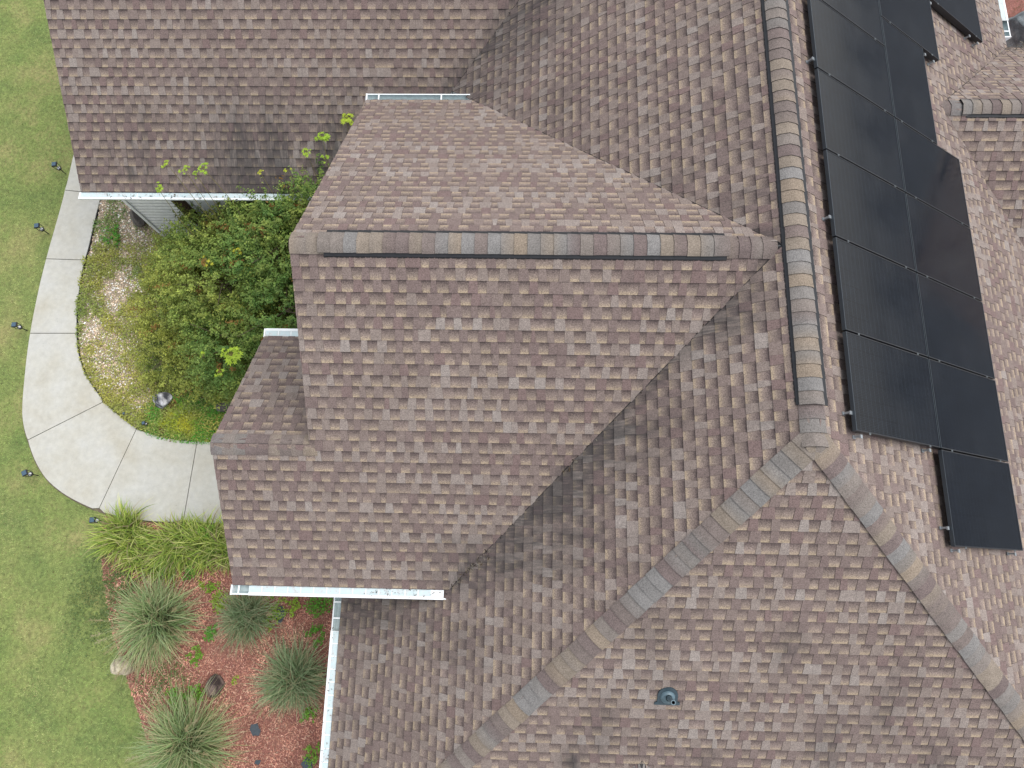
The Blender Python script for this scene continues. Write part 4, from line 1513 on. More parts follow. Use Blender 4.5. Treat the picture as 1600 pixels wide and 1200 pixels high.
def d_edge(x, y):
    """green creep at the bed's lawn side"""
    e = 1.2 * np.exp(-(((x + 7.72) / 0.55) ** 2 + ((y + 0.70) / 0.60) ** 2)) + 0.7 * np.exp(-(((x + 6.55) / 0.4) ** 2 + ((y + 2.2) / 0.35) ** 2)) + 0.3 * np.exp(-(((x + 7.2) / 0.5) ** 2 + ((y + 0.3) / 0.4) ** 2))
    return np.clip(e, 0, 1) * np.clip(vnoise(x * 6, y * 6, 71) * 1.6, 0, 1)


ground_cover('grassy_weeds', 'thin green weeds spreading from the lawn over the edge of the mulch', 75000, (-8.6, -5.6, -3.2, 0.5), 0.05,
             lambda rng, x, y, n: (np.array([0.140, 0.225, 0.085]) * (1 - rng.random((n, 1)) * 0.3) + np.array([0.06, 0.04, 0.0]) * rng.random((n, 1))) * rng.uniform(0.7, 1.3, (n, 1)), 0.032, 9, d_edge)


def mulch_chips():
    rng = np.random.default_rng(12)
    n = 92000
    x = rng.uniform(-8.2, -2.3, n); y = rng.uniform(-6.0, 0.62, n)
    k = point_in(BED_C + [(-5.8, -6.0), (-2.3, -6.0), (-2.3, 0.60), (-8.1, 0.60)], x, y)
    x, y = x[k], y[k]
    # the east side of the house
    n2 = 9000
    x = np.concatenate([x, rng.uniform(8.8, 13.4, n2)]); y = np.concatenate([y, rng.uniform(9.5, 15, n2)])
    n = len(x)
    p = np.stack([x, y, GND + 0.012 + rng.uniform(0, 0.025, n)], 1)
    nr = np.stack([rng.normal(0, 0.45, n), rng.normal(0, 0.45, n), np.ones(n)], 1); nr /= np.linalg.norm(nr, axis=1, keepdims=True)
    big_ = np.where(rng.random(n) < 0.12, 1.9, 1.0)
    v = leaf_quads(p, nr, 0.044 * big_, 0.0105 * big_ ** 0.7, rng)
    col = pal(rng, n, [(0.235, 0.080, 0.062), (0.280, 0.105, 0.083), (0.190, 0.062, 0.049), (0.310, 0.125, 0.100), (0.250, 0.098, 0.072), (0.345, 0.160, 0.128), (0.165, 0.062, 0.048)], 0.15)
    m_ = ((vnoise(x * 1.1, y * 1.1, 77) * 0.55 + 0.74) * (0.70 + 0.6 * vnoise(x * 5, y * 5, 78)))[:, None] * np.array([2.2, 2.95, 2.75])
    col = col * m_
    t = rng.random(n) < 0.035
    col[t] = np.array([0.50, 0.38, 0.27]) * rng.uniform(0.7, 1.2, (t.sum(), 1))
    e = x > 8
    col[e] = pal(rng, int(e.sum()), [(0.20, 0.085, 0.05), (0.15, 0.06, 0.035), (0.25, 0.13, 0.08), (0.13, 0.10, 0.05)], 0.25)
    me = bulk('mulch_chips', v, 4, attr_mat('mulch_chip', 0.9, 0, 0.25), np.repeat(col, 4, 0))
    tag(link_mesh('mulch_chips', me), 'shredded red mulch spread over the planting bed', 'mulch', kind='stuff')
mulch_chips()

# plastic bed edging along the inside of the walk
mb = MB()
pts = [p for p in INN_C if p[1] < 7.3 and p[0] < -6.3]
for i in range(len(pts) - 1):
    a, b = Vector((*pts[i], 0)), Vector((*pts[i + 1], 0))
    d = (b - a).normalized(); nn = Vector((-d.y, d.x, 0))
    a2, b2 = a + nn * 0.012, b + nn * 0.012
    q = [(p.x, p.y, z) for z in (GND, GND + 0.060) for p in (a2, b2, b2 + nn * 0.009, a2 + nn * 0.009)]
    mb.add(q, [(4, 5, 6, 7), (0, 1, 5, 4), (2, 3, 7, 6)])
tag(mb.build('bed_edging', M_BLACK), 'black plastic edging strip between curved walk and gravel', 'edging')


# ------------------------------------------------------------------ big shrub
def big_shrub():
    rng = np.random.default_rng(17)
    lobes = [((-6.40, 5.85, -5.15), (0.65, 0.55, 0.80), 0.55), ((-5.55, 6.02, -4.95), (0.65, 0.5, 0.75), 0.5),  # centre, radii, tone (0 deep green .. 1 olive yellow)
        ((-6.25, 5.35, -5.35), (1.05, 0.80, 0.9), 0.45), ((-5.1, 5.8, -4.85), (0.9, 0.70, 1.0), 0.35), ((-5.7, 4.85, -4.95), (1.25, 1.1, 1.15), 0.55),
        ((-4.5, 5.3, -4.55), (1.1, 1.0, 1.2), 0.25), ((-6.75, 4.65, -5.55), (0.95, 1.0, 0.75), 0.95), ((-5.35, 3.75, -5.2), (1.15, 0.9, 1.0), 0.35),
        ((-4.35, 4.2, -4.8), (1.0, 1.0, 1.2), 0.10), ((-3.6, 6.05, -4.35), (0.95, 0.70, 1.15), 0.15), ((-4.55, 5.95, -4.35), (0.85, 0.60, 0.80), 0.30), ((-6.2, 3.7, -5.75), (0.9, 0.8, 0.5), 0.70),
        ((-3.5, 4.9, -4.7), (0.85, 0.9, 1.1), 0.05), ((-5.0, 2.95, -5.75), (0.8, 0.55, 0.55), 0.15), ((-7.1, 5.65, -5.75), (0.65, 0.6, 0.5), 0.8), ((-7.15, 3.9, -6.0), (0.6, 0.8, 0.32), 0.9)]
    twp, twd, twt, twl = [], [], [], []
    for c, r, tone in lobes:
        m = int(400 * (r[0] * r[1] + r[0] * r[2]) / 1.6)
        d = rng.normal(0, 1, (m, 3)); d[:, 2] = np.abs(d[:, 2]) * 1.0 - 0.25
        d /= np.linalg.norm(d, axis=1, keepdims=True)
        rad = rng.uniform(0.55, 0.90, m)[:, None]
        p = np.array(c) + d * np.array(r) * rad
        dd = d + rng.normal(0, 0.45, (m, 3)) + np.array([0, 0, 0.25]); dd /= np.linalg.norm(dd, axis=1, keepdims=True)
        twp.append(p); twd.append(dd); twt.append(np.full(m, tone)); twl.append(rng.uniform(0.16, 0.44, m))
    twp = np.concatenate(twp); twd = np.concatenate(twd); twt = np.concatenate(twt); twl = np.concatenate(twl)
    k = (twp[:, 2] > GND + 0.05) & (twp[:, 1] < 6.6) & (twp[:, 0] < -2.6)
    twp, twd, twt, twl = twp[k], twd[k], twt[k], twl[k]
    m = len(twp)
    nl = 24
    s = rng.random((m, nl))
    pts = twp[:, None] + twd[:, None] * (s * twl[:, None])[:, :, None] + rng.normal(0, 0.024, (m, nl, 3))
    # twigs droop
    pts[:, :, 2] -= (s ** 2 * 0.04)
    tint = vnoise(twp[:, 0] * 2.2, twp[:, 1] * 2.2 + twp[:, 2], 91)
    t = np.clip(twt + (tint - 0.5) * 0.75 + rng.normal(0, 0.10, m), 0, 1)
    t = np.clip(t[:, None] * 0.8 + (s - 0.4) * 0.35, 0, 1)[..., None]
    col = np.array([0.118, 0.228, 0.056]) * (1 - t) + np.array([0.365, 0.385, 0.080]) * t
    tw_b = rng.uniform(0.72, 1.28, (m, 1, 1))
    col = col * tw_b * rng.uniform(0.75, 1.3, (m, nl, 1))
    rusty = rng.random((m, 1)) < 0.03
    col = np.where(rusty[..., None], np.array([0.26, 0.15, 0.04]) * rng.uniform(0.7, 1.2, (m, nl, 1)), col)
    P = pts.reshape(-1, 3); C = col.reshape(-1, 3)
    gut = (P[:, 1] > 6.06) & (P[:, 2] < -3.79) & (P[:, 2] > -3.97)
    roof_z = -K * (GC - P[:, 1])
    under = (P[:, 1] > 6.2) & (P[:, 2] < roof_z + 0.04) & (P[:, 2] > roof_z - 0.25)
    keep = (P[:, 2] > GND + 0.02) & (P[:, 0] < -2.5) & ~gut & ~under & ((P[:, 1] < 6.52) | (P[:, 2] > roof_z)) & (P[:, 1] < 6.75)
    P, C = P[keep], C[keep]
    n = len(P)
    nr = np.repeat(twd, nl, 0)[keep] * 0.6 + rng.normal(0, 0.6, (n, 3)) + np.array([0, 0, 0.7]); nr /= np.linalg.norm(nr, axis=1, keepdims=True)
    v = leaf_quads(P, nr, 0.050, 0.028, rng)
    t_ = tag(empty('overgrown_shrub', (-5.2, 4.7, GND)), 'big overgrown shrub of small green and olive leaves filling the corner under the garage gutter', 'shrub')
    o = link_mesh('foliage', bulk('foliage', v, 4, M_LEAF, np.repeat(C, 4, 0))); child_at(o, t_, t_.location)
    # stems
    mb = MB()
    for c, r, tone in lobes:
        b = Vector((-5.2 + (c[0] + 5.2) * 0.35, 4.7 + (c[1] - 4.7) * 0.35, GND))
        e = Vector(c) + Vector((0, 0, r[2] * 0.4))
        mid = (b + e) / 2 + Vector((random.uniform(-.15, .15), random.uniform(-.15, .15), 0.1))
        mb.tube([b, mid, e], [0.035, 0.025, 0.012], 6)
        for q in range(6):
            f = e + Vector((random.uniform(-1, 1) * r[0] * .7, random.uniform(-1, 1) * r[1] * .7, random.uniform(-.2, .5) * r[2]))
            if f.x < -2.55 and f.y < 6.4 and f.z > GND: mb.tube([mid.lerp(e, random.uniform(.3, 1)), f], [0.012, 0.005], 5, cap=False)
    o = mb.build('stem', M_BARK); child_at(o, t_, t_.location)
big_shrub()


# ------------------------------------------------------------------ lime shoots of a seedling tree pushing through the shrub
def sapling(x, y, z, lean, n_leaf, size, label, zb=-5.0, yellow=0.0):
    rng = np.random.default_rng(int(abs(x * 1000 + y * 77)))
    top = Vector((x, y, z))
    b = top + Vector((lean[0], lean[1], zb - z))
    t = tag(empty('sapling', b), label, 'sapling', 'lime green seedling shoots')
    mid = b.lerp(top, 0.55) + Vector((rng.normal(0, .04), rng.normal(0, .04), 0.05))
    mb = MB(); mb.tube([b, mid, top], [0.008, 0.006, 0.003], 5)
    child_at(mb.build('stem', simple_stem), t, b)
    mb = MB()
    for k in range(n_leaf):
        a = rng.uniform(0, 6.283); r_ = size * rng.uniform(0.2, 1.5)
        c = top + Vector((math.cos(a) * r_, math.sin(a) * r_, rng.uniform(-size * 0.9, size * 0.35)))
        mb.tube([top - Vector((0, 0, size * 0.5)), c], 0.0022, 4, 1, cap=False)
        nrm = Vector((math.cos(a) * 0.6, math.sin(a) * 0.6, 1)).normalized()
        t1 = Vector((math.cos(a), math.sin(a), -0.3)).normalized(); t2 = nrm.cross(t1)
        vs = [c]
        R_ = size * rng.uniform(0.55, 0.95)
        ang0 = -2.2
        for q in range(11):
            an = ang0 + 4.4 * q / 10
            rad = R_ * (1.0 if q % 2 == 0 else 0.42) * (1.0 if 2 < q < 8 else 0.8)
            vs.append(c + t1 * (math.cos(an) * rad) + t2 * (math.sin(an) * rad) + nrm * (-0.12 * rad if q % 2 == 0 else 0))
        g = rng.uniform(0.8, 1.2)
        base = (0.32 + 0.20 * yellow, 0.50 + 0.0 * yellow, 0.045)
        cl = tuple(v_ * g for v_ in base)
        mb.add(vs, [(0, q + 1, q + 2) for q in range(10)], 0, False, cl)
    child_at(mb.build('leaf_cluster', [M_LEAF, simple_stem]), t, b)


simple_stem = simple('green_stem', (0.16, 0.14, 0.04), 0.7)
SAP = [(-6.33, 5.97, -3.25, (0.3, -0.5), 7, 0.055, 'lime seedling shoot at the left end over the garage gutter', 0.1),
       (-6.19, 6.38, -3.15, (0.55, -0.8), 7, 0.05, 'two-tufted lime shoot highest at the left over the garage shingles', 0.2),
       (-5.88, 6.28, -3.2, (0.25, -0.7), 6, 0.05, 'lime shoot between the tall pair and the highest tuft over the garage shingles', 0.15),
       (-5.69, 6.22, -3.2, (0.15, -0.6), 6, 0.042, 'small lime shoot just left of the tall narrow one over the garage roof', 0.0),
       (-5.56, 6.30, -3.15, (0.5, -0.8), 9, 0.055, 'tall narrow lime shoot over the garage roof with a long leaning stem', 0.05),
       (-4.62, 6.28, -3.25, (0.3, -0.7), 4, 0.04, 'tiny yellow-lime sprig over the middle of the garage eave', 0.8),
       (-4.16, 6.33, -3.25, (0.25, -0.6), 4, 0.04, 'lone yellowish sprig in front of the dark stained shingles', 0.6),
       (-3.83, 6.60, -3.15, (0.2, -0.9), 8, 0.05, 'lime shoot left of the big bright tuft by the wing rake', 0.1),
       (-3.57, 6.85, -3.05, (0.1, -1.1), 15, 0.065, 'big bright lime tuft beside the wing rake', 0.05),
       (-3.52, 6.52, -3.2, (0.0, -0.8), 7, 0.045, 'lime shoot just below the big bright tuft by the wing rake', 0.05),
       (-3.16, 7.15, -3.0, (-0.15, -1.2), 12, 0.07, 'highest lime tuft, half hidden behind the wing rake', 0.35),
       (-5.02, 3.28, -3.9, (-0.1, 0.2), 16, 0.085, 'large lime spray in the middle of the shrub above the small front gable', 0.2),
       (-5.28, 3.02, -4.1, (-0.1, 0.2), 5, 0.05, 'small lime sprig below left of the large spray in the shrub', 0.2),
       (-5.62, 3.32, -4.2, (-0.1, 0.2), 4, 0.045, 'small lime sprig left of the large spray in the shrub', 0.2),
       (-5.05, 5.06, -3.75, (0.0, 0.1), 4, 0.06, 'single pale yellow star leaf on top of the shrub', 0.9),
       (-5.55, 4.90, -3.75, (0.0, 0.1), 3, 0.055, 'pale yellow leaf pair left of the single star leaf on the shrub', 0.9)]
for (x, y, z, ln, nlf, sz, lab, yl) in SAP:
    sapling(x, y, z, ln, int(nlf * 1.5), sz * 1.15, lab, yellow=yl)


# ------------------------------------------------------------------ ornamental grasses
def grass_clump(name, cx, cy, rad, height, n, label, group, cols0, cols1, width, seed, seed_heads=0, upright=0.5, category='ornamental grass', base_r=0.24):
    rng = np.random.default_rng(seed)
    t = tag(empty(name, (cx, cy, GND)), label, category, group)
    br = np.sqrt(rng.random(n)) * base_r
    ba = rng.uniform(0, 6.283, n)
    base = np.stack([cx + br * np.cos(ba), cy + br * np.sin(ba), np.full(n, GND + 0.01)], 1)
    az = np.where(rng.random(n) < 0.62, ba + rng.normal(0, 0.7, n), rng.uniform(0, 6.283, n))
    L = np.sqrt(rad ** 2 + height ** 2) * rng.uniform(0.5, 1.25, n)
    a0 = rng.uniform(0, 6.283); L = L * (1 + 0.13 * np.cos(az - a0) + 0.10 * np.cos(3 * az + a0))
    tilt0 = rng.uniform(0.02, 0.75, n) * (1.25 - upright * 0.5)
    bend = rng.uniform(0.5, 1.75, n)
    c0 = pal(rng, n, cols0, 0.2); c1 = pal(rng, n, cols1, 0.28)
    dead = rng.random(n) < 0.09
    c0[dead] = np.array([0.24, 0.19, 0.10]); c1[dead] = np.array([0.48, 0.40, 0.24]) * rng.uniform(0.7, 1.1, (int(dead.sum()), 1)); bend[dead] += 0.5
    v, f, c = blades(base, az, tilt0, bend, L, width * rng.uniform(0.6, 1.3, n), 6, rng, c0, c1, rng.normal(0, 0.55, n))
    v[:, 2] = np.maximum(v[:, 2], GND + 0.012)
    o = link_mesh('blades', bulk('blades', v, 4, M_BLADE, c, faces=f)); child_at(o, t, t.location)
    if seed_heads:
        m = seed_heads
        ba = rng.uniform(0, 6.283, m)
        base = np.stack([cx + 0.1 * np.cos(ba), cy + 0.1 * np.sin(ba), np.full(m, GND + 0.02)], 1)
        L = np.sqrt(rad ** 2 + height ** 2) * rng.uniform(1.0, 1.4, m)
        tl, bd = rng.uniform(0.1, 0.5, m), rng.uniform(0.5, 1.2, m)
        cc = pal(rng, m, [(0.34, 0.29, 0.16), (0.40, 0.36, 0.22)], 0.1)
        v, f, c = blades(base, ba, tl, bd, L, np.full(m, 0.004), 6, rng, cc * 0.6, cc)
        tips = v.reshape(m, 7, 2, 3)[:, -2:].mean(2)
        # feathery heads: short blades along the last part of each stalk
        k = 26
        s = rng.random((m, k))
        hb = tips[:, 0][:, None] + (tips[:, 1] - tips[:, 0])[:, None] * s[:, :, None]
        hb = hb.reshape(-1, 3); q = len(hb)
        v2, f2, c2 = blades(hb, np.repeat(ba, k) + rng.normal(0, 0.8, q), rng.uniform(0.5, 1.7, q), rng.uniform(0.1, 0.6, q), rng.uniform(0.04, 0.09, q), np.full(q, 0.006), 2, rng, np.repeat(cc, k, 0), np.repeat(cc, k, 0) * 1.1)
        vv = np.concatenate([v, v2]); ff = np.concatenate([f, f2 + len(v)]); c3 = np.concatenate([c, c2])
        vv[:, 2] = np.maximum(vv[:, 2], GND + 0.012)
        o = link_mesh('seed_heads', bulk('seed_heads', vv, 4, M_BLADE, c3, faces=ff)); child_at(o, t, t.location)
    return t


GREY0 = [(0.110, 0.170, 0.062), (0.135, 0.195, 0.080), (0.085, 0.130, 0.048)]
GREY1 = [(0.360, 0.480, 0.205), (0.480, 0.550, 0.270), (0.265, 0.400, 0.150), (0.600, 0.580, 0.330), (0.370, 0.480, 0.255)]
BLUE1 = [(0.280, 0.385, 0.205), (0.355, 0.435, 0.255), (0.215, 0.325, 0.160), (0.490, 0.480, 0.300)]
GG_ = 'fountain grass clumps in the mulch bed'
grass_clump('fountain_grass', -6.72, -1.12, 0.72, 0.60, 1500, 'large fountain grass clump with tan seed heads next to the tan boulder', GG_, GREY0, GREY1, 0.020, 31, 12)
grass_clump('fountain_grass', -5.13, -1.02, 0.43, 0.45, 900, 'small fountain grass clump tucked under the open end of the wing gutter', GG_, GREY0, BLUE1, 0.014, 32, 2)
grass_clump('fountain_grass', -4.12, -2.05, 0.52, 0.56, 1200, 'dark bluish fountain grass clump against the white west gutter', GG_, GREY0, BLUE1, 0.017, 33, 3)
grass_clump('fountain_grass', -5.85, -3.12, 0.86, 0.62, 1700, 'largest fountain grass clump at the bottom edge, below the dark brown rock', GG_, GREY0, GREY1, 0.020, 34, 16)
LIR0 = [(0.090, 0.135, 0.030), (0.150, 0.190, 0.042)]
LIR1 = [(0.500, 0.600, 0.115), (0.370, 0.510, 0.090), (0.700, 0.720, 0.260), (0.220, 0.350, 0.062)]
LG = 'yellow green border grass along the walk'
for (x, y, rd, ht, n, lab, sd_) in ((-7.62, 0.37, 0.42, 0.34, 620, 'round yellow-green border grass clump beside the last path light', 41), (-7.28, 0.10, 0.32, 0.28, 330, 'smaller border grass clump filling the gap between the round clump and the wide ones', 42),
                                    (-6.60, 0.26, 0.44, 0.34, 640, 'border grass clump in the middle of the row below the walk', 43), (-6.05, 0.20, 0.42, 0.34, 600, 'border grass clump next to the rake of the small front gable', 44),
                                    (-5.55, 0.20, 0.38, 0.34, 420, 'border grass clump half hidden under the front gable eave', 45), (-6.85, -0.10, 0.32, 0.28, 300, 'low border grass clump nearest the mulch, below the middle of the row', 46)):
    grass_clump('border_grass', x, y, rd, ht, n, lab, LG, LIR0, LIR1, 0.027, sd_, 0, 0.2, 'border grass', 0.28)


# ------------------------------------------------------------------ small leafy weeds in the mulch
def weed(x, y, r, n, label, tone, seed, h=0.16, leaf=0.05):
    rng = np.random.default_rng(seed)
    t = tag(empty('leafy_weed', (x, y, GND)), label, 'weed', 'leafy weeds in the mulch bed')
    mb = MB()
    ps = []
    ns = max(3, n // 9)
    for k in range(ns):
        a = rng.uniform(0, 6.283); rr_ = r * math.sqrt(rng.random())
        b = Vector((rr_ * 0.3 * math.cos(a), rr_ * 0.3 * math.sin(a), 0)); e = Vector((rr_ * math.cos(a), rr_ * math.sin(a), h * rng.uniform(0.5, 1.0)))
        mb.tube([b, e], [0.004, 0.002], 4, cap=False)
        for q in range(9): ps.append(tuple(b.lerp(e, rng.uniform(0.45, 1.05)) + Vector(rng.normal(0, leaf * 0.55, 3) * np.array([1, 1, 0.4]))))
    mb.build('stem', simple_stem, t)
    p = np.array(ps); p[:, 2] = np.maximum(p[:, 2], 0.02)
    m = len(p)
    nr = np.stack([rng.normal(0, 0.4, m), rng.normal(0, 0.4, m), np.ones(m)], 1); nr /= np.linalg.norm(nr, axis=1, keepdims=True)
    v = leaf_quads(p, nr, leaf, leaf * 0.62, rng)
    g = np.array([0.110, 0.330, 0.044]) * (1 - tone) + np.array([0.370, 0.480, 0.050]) * tone
    c = g * rng.uniform(0.7, 1.3, (m, 1))
    o = link_mesh('leaves', bulk('leaves', v, 4, M_LEAF, np.repeat(c, 4, 0)), t)


WD = [(-5.855, -0.548, 0.12, 60, 'small round weed between the border grass and the open gutter end', 0.5, 0.15), (-5.68, -0.80, 0.20, 150, 'spreading yellow-green weed left of the small fountain grass', 0.75, 0.16), (-6.07, -0.50, 0.06, 24, 'tiny weed sprig left of the small round weed', 0.8, 0.1),
      (-4.72, -0.88, 0.20, 140, 'weed right of the small fountain grass below the wing gutter', 0.55, 0.2), (-4.36, -0.85, 0.18, 110, 'weed in the middle of the strip below the wing gutter', 0.65, 0.2), (-3.80, -0.80, 0.21, 200, 'dense green weed in the corner of the two gutters', 0.12, 0.28),
      (-3.85, -1.32, 0.19, 110, 'dark leafed weed beside the upper end of the west gutter', 0.1, 0.24), (-6.24, -2.45, 0.20, 150, 'bright green weed left of the dark rock above the bottom grass', 0.2, 0.18), (-5.90, -2.38, 0.16, 110, 'weed between the dark rock and its bright green neighbour', 0.3, 0.18),
      (-4.74, -1.18, 0.09, 40, 'little lime weed below the small fountain grass', 0.8, 0.1), (-6.0, -1.72, 0.15, 90, 'bright weed at the lower right of the large fountain grass', 0.3, 0.14), (-5.74, -1.35, 0.14, 80, 'dull green weed right of the large fountain grass', 0.05, 0.14),
      (-3.80, -2.58, 0.15, 80, 'weed under the west gutter below the bluish fountain grass', 0.25, 0.3), (-3.72, -3.25, 0.15, 80, 'weed at the bottom edge against the west gutter', 0.3, 0.2), (-6.70, -0.24, 0.16, 80, 'dark ferny weed at the lower edge of the border grass', 0.0, 0.2), (-6.32, -0.22, 0.18, 90, 'ferny green weed below the middle border grass', 0.08, 0.2),
      (-5.28, -2.12, 0.05, 20, 'tiny pale weed right of the dark rock', 0.7, 0.06), (-4.62, -1.02, 0.08, 40, 'small sprig between two weeds below the wing gutter', 0.6, 0.12), (-4.55, -2.3, 0.08, 30, 'yellow sprig at the left of the bluish fountain grass', 0.9, 0.14),
      (-6.55, 3.34, 0.14, 70, 'large-leafed bright weed behind the grey boulder', 0.15, 0.16), (-8.95, 6.55, 0.24, 120, 'dark green weed in the gravel near the garage corner', 0.0, 0.16), (-6.0, 0.46, 0.12, 60, 'bright leafy weed poking from the border grass by the gable rake', 0.3, 0.42)]
for i, (x, y, r_, n_, lab, tone, h_) in enumerate(WD):
    r_ *= 1.2; n_ = int(n_ * 1.5)
    weed(x, y, r_, n_, lab, tone, 200 + i, h_, 0.075 if 'large-leafed' in lab else 0.046)


# ------------------------------------------------------------------ rocks
def rock(name, x, y, sx, sy, sz, rot, cols, label, seed, sink=0.25, rough=0.28):
    import bmesh
    rng = np.random.default_rng(seed)
    bm = bmesh.new()
    bmesh.ops.create_icosphere(bm, subdivisions=4, radius=1.0)
    planes = [(Vector(rng.normal(0, 1, 3)).normalized(), rng.uniform(0.62, 0.9)) for _ in range(11)]
    vs = []
    for v in bm.verts:
        p = v.co.copy()
        for nrm, dd in planes:
            k = p.dot(nrm)
            if k > dd: p -= nrm * (k - dd) * 0.93
        q = p * 3.1
        p *= 1 + rough * 0.3 * (float(vnoise(q.x + 7 + q.z, q.y + q.z * 0.7 + seed, seed)) - 0.5) + 0.05 * (float(vnoise(q.x * 5 + q.z * 3, q.y * 5 + seed, seed + 1)) - 0.5)
        vs.append(p)
    z0 = min(p.z for p in vs)
    cs, sn_ = math.cos(rot), math.sin(rot)
    V_ = np.array([((p.x * sx) * cs - (p.y * sy) * sn_, (p.x * sx) * sn_ + (p.y * sy) * cs, (p.z - z0 * (1 - sink)) * sz) for p in vs])
    F_ = np.array([[v.index for v in f.verts] for f in bm.faces]); bm.free()
    n1 = vnoise(V_[:, 0] * 26 + V_[:, 2] * 30, V_[:, 1] * 9 - V_[:, 2] * 22, seed + 5)
    n2 = vnoise(V_[:, 0] * 10, V_[:, 1] * 10 + V_[:, 2] * 12, seed + 6)
    t = np.clip((n1 * 0.6 + n2 * 0.4 - 0.35) * 3.0, 0, 1)[:, None]
    C = np.array(cols[0]) * (1 - t) + np.array(cols[1]) * t
    me = bulk(name, V_, 3, M_STONE, C, faces=F_)
    o = link_mesh(name, me, None, (x, y, GND))
    return tag(o, label, 'rock')


rock('boulder', -7.33, 2.98, 0.21, 0.17, 0.17, 0.4, ((0.060, 0.062, 0.074), (0.52, 0.52, 0.55)), 'grey boulder with white streaks in the weeds inside the curved walk', 4, 0.3)
rock('rock', -8.45, 7.0, 0.17, 0.26, 0.20, 0.5, ((0.055, 0.050, 0.045), (0.13, 0.115, 0.10)), 'dark rock at the foot of the white garage wall', 6)
rock('rock', -5.56, -2.20, 0.15, 0.21, 0.19, -0.25, ((0.048, 0.036, 0.034), (0.20, 0.15, 0.13)), 'dark brown rock lying in the red mulch', 8)
rock('boulder', -7.17, -1.90, 0.19, 0.20, 0.34, 0.5, ((0.26, 0.215, 0.16), (0.52, 0.46, 0.34)), 'tan boulder at the lawn edge left of the large fountain grass', 10)
rock('rock', -7.00, -1.55, 0.15, 0.30, 0.12, -0.62, ((0.17, 0.155, 0.15), (0.27, 0.25, 0.24)), 'long grey stone lying under the large fountain grass', 12)
rock('rock', -6.05, 2.90, 0.20, 0.12, 0.12, 0.3, ((0.08, 0.075, 0.065), (0.17, 0.15, 0.13)), 'flat grey-brown rock by the wall of the small front gable', 14)
rock('boulder', 10.75, 11.35, 0.62, 0.75, 0.75, 0.3, ((0.10, 0.115, 0.125), (0.24, 0.27, 0.28)), 'big blue-grey boulder in the mulch beyond the east gutter', 16)


# scraps of landscape fabric
def fabric(x, y, sx, sy, seed, label):
    rng = np.random.default_rng(seed)
    k = 14
    pts = []
    for i in range(k):
        a = 2 * math.pi * i / k; r_ = rng.uniform(0.55, 1.1)
        pts.append((math.cos(a) * sx * r_, math.sin(a) * sy * r_, 0.040 + rng.uniform(0, 0.018)))
    mb = MB(); mb.add([(0, 0, 0.052)] + pts, [(0, i + 1, (i + 1) % k + 1) for i in range(k)])
    o = mb.build('landscape_fabric', simple('weed_fabric', (0.055, 0.070, 0.085), 0.8, var=0.25, scale=40), None, (x, y, GND))
    tag(o, label, 'weed fabric')


fabric(-4.79, -2.93, 0.13, 0.11, 1, 'torn slate-blue weed fabric showing in the open mulch')
fabric(-4.68, -3.44, 0.06, 0.05, 2, 'tiny scrap of weed fabric at the bottom edge of the mulch')
fabric(-3.80, -3.45, 0.13, 0.12, 3, 'weed fabric scrap against the bottom of the west gutter')
fabric(-4.55, -1.0, 0.10, 0.16, 4, 'weed fabric patch between weeds below the wing gutter')

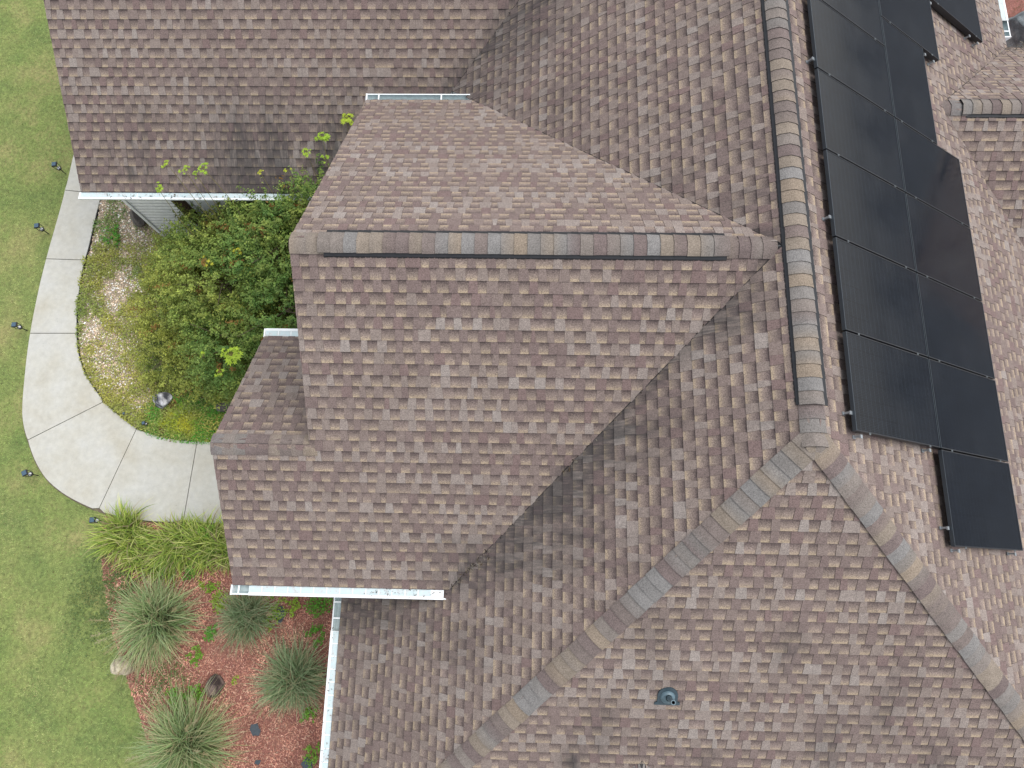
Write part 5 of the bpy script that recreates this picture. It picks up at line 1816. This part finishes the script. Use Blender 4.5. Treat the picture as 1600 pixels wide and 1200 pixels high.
# ------------------------------------------------------------------ path lights
M_CAPT = simple('solar_lamp_top', (0.060, 0.105, 0.150), 0.22)
M_LENS = simple('lamp_reflector', (0.72, 0.73, 0.76), 0.25)
lm = {}
mb = MB()
for k in range(1):
    mb.tube([(0, 0, -0.05), (0, 0, 0.20)], 0.009, 8)
lm['stake'] = mb.mesh('stake', M_BLACK)
mb = MB(); mb.tube([(0, 0, 0.195), (0, 0, 0.205), (0, 0, 0.232)], [0.020, 0.046, 0.046], 16)
lm['base_ring'] = mb.mesh('base_ring', M_BLACK)
mb = MB(); mb.tube([(0, 0, 0.232), (0, 0, 0.246), (0, 0, 0.256)], [0.030, 0.028, 0.010], 12)
lm['reflector'] = mb.mesh('reflector', M_LENS)
mb = MB(); mb.box(-0.0045, 0.0045, -0.0045, 0.0045, 0.228, 0.362)
lm['frame_bar'] = mb.mesh('frame_bar', M_BLACK)
mb = MB(); mb.box(-0.052, 0.052, -0.052, 0.052, 0.360, 0.384)
mb.add([(-0.052, -0.052, 0.384), (0.052, -0.052, 0.384), (0.052, 0.052, 0.384), (-0.052, 0.052, 0.384), (-0.044, -0.044, 0.392), (0.044, -0.044, 0.392), (0.044, 0.044, 0.392), (-0.044, 0.044, 0.392)],
       [(0, 1, 5, 4), (1, 2, 6, 5), (2, 3, 7, 6), (3, 0, 4, 7)])
lm['cap'] = mb.mesh('lamp_cap', M_BLACK)
mb = MB(); mb.box(-0.042, 0.042, -0.042, 0.042, 0.3935, 0.3965)
lm['top'] = mb.mesh('solar_cell', M_CAPT)


def path_light(x, y, rot, label, s=1.0, tilt=(0, 0)):
    t = tag(empty('path_light', (x, y, GND)), label, 'path light', 'solar path lights along the curved walk')
    t.rotation_euler = (tilt[0], tilt[1], rot); t.scale = (s, s, s)
    link_mesh('stake', lm['stake'], t); link_mesh('base_ring', lm['base_ring'], t); link_mesh('reflector', lm['reflector'], t)
    for a, b in ((1, 1), (1, -1), (-1, 1), (-1, -1)):
        o = link_mesh('frame_bar', lm['frame_bar'], t); o.location = (a * 0.040, b * 0.040, 0)
    c = link_mesh('lamp_cap', lm['cap'], t)
    link_mesh('solar_cell', lm['top'], c)


for (x, y, r_, lab, s) in ((-10.329, 8.087, 0.15, 'black path light nearest the garage rake, at the narrow tip of the walk', 1.02), (-10.415, 6.632, 0.2, 'black path light on the lawn beside the upper straight slab of the walk', 1.02),
                           (-10.44, 4.439, 0.1, 'black path light at the left edge of the photo where the walk starts to bend', 1.0), (-9.61, 1.466, 0.5, 'black path light on the lawn outside the widest bend of the walk', 1.0),
                           (-8.145, 0.62, 0.1, 'black path light touching the round border grass clump', 1.0), (-7.56, 2.50, 0.3, 'short path light on the gravel side of the walk, below the grey boulder', 0.62),
                           (-8.03, 2.70, 0.3, 'path light sunk in weeds at the inner bend, only its cap clear', 0.42)):
    path_light(x, y, r_, lab, s)
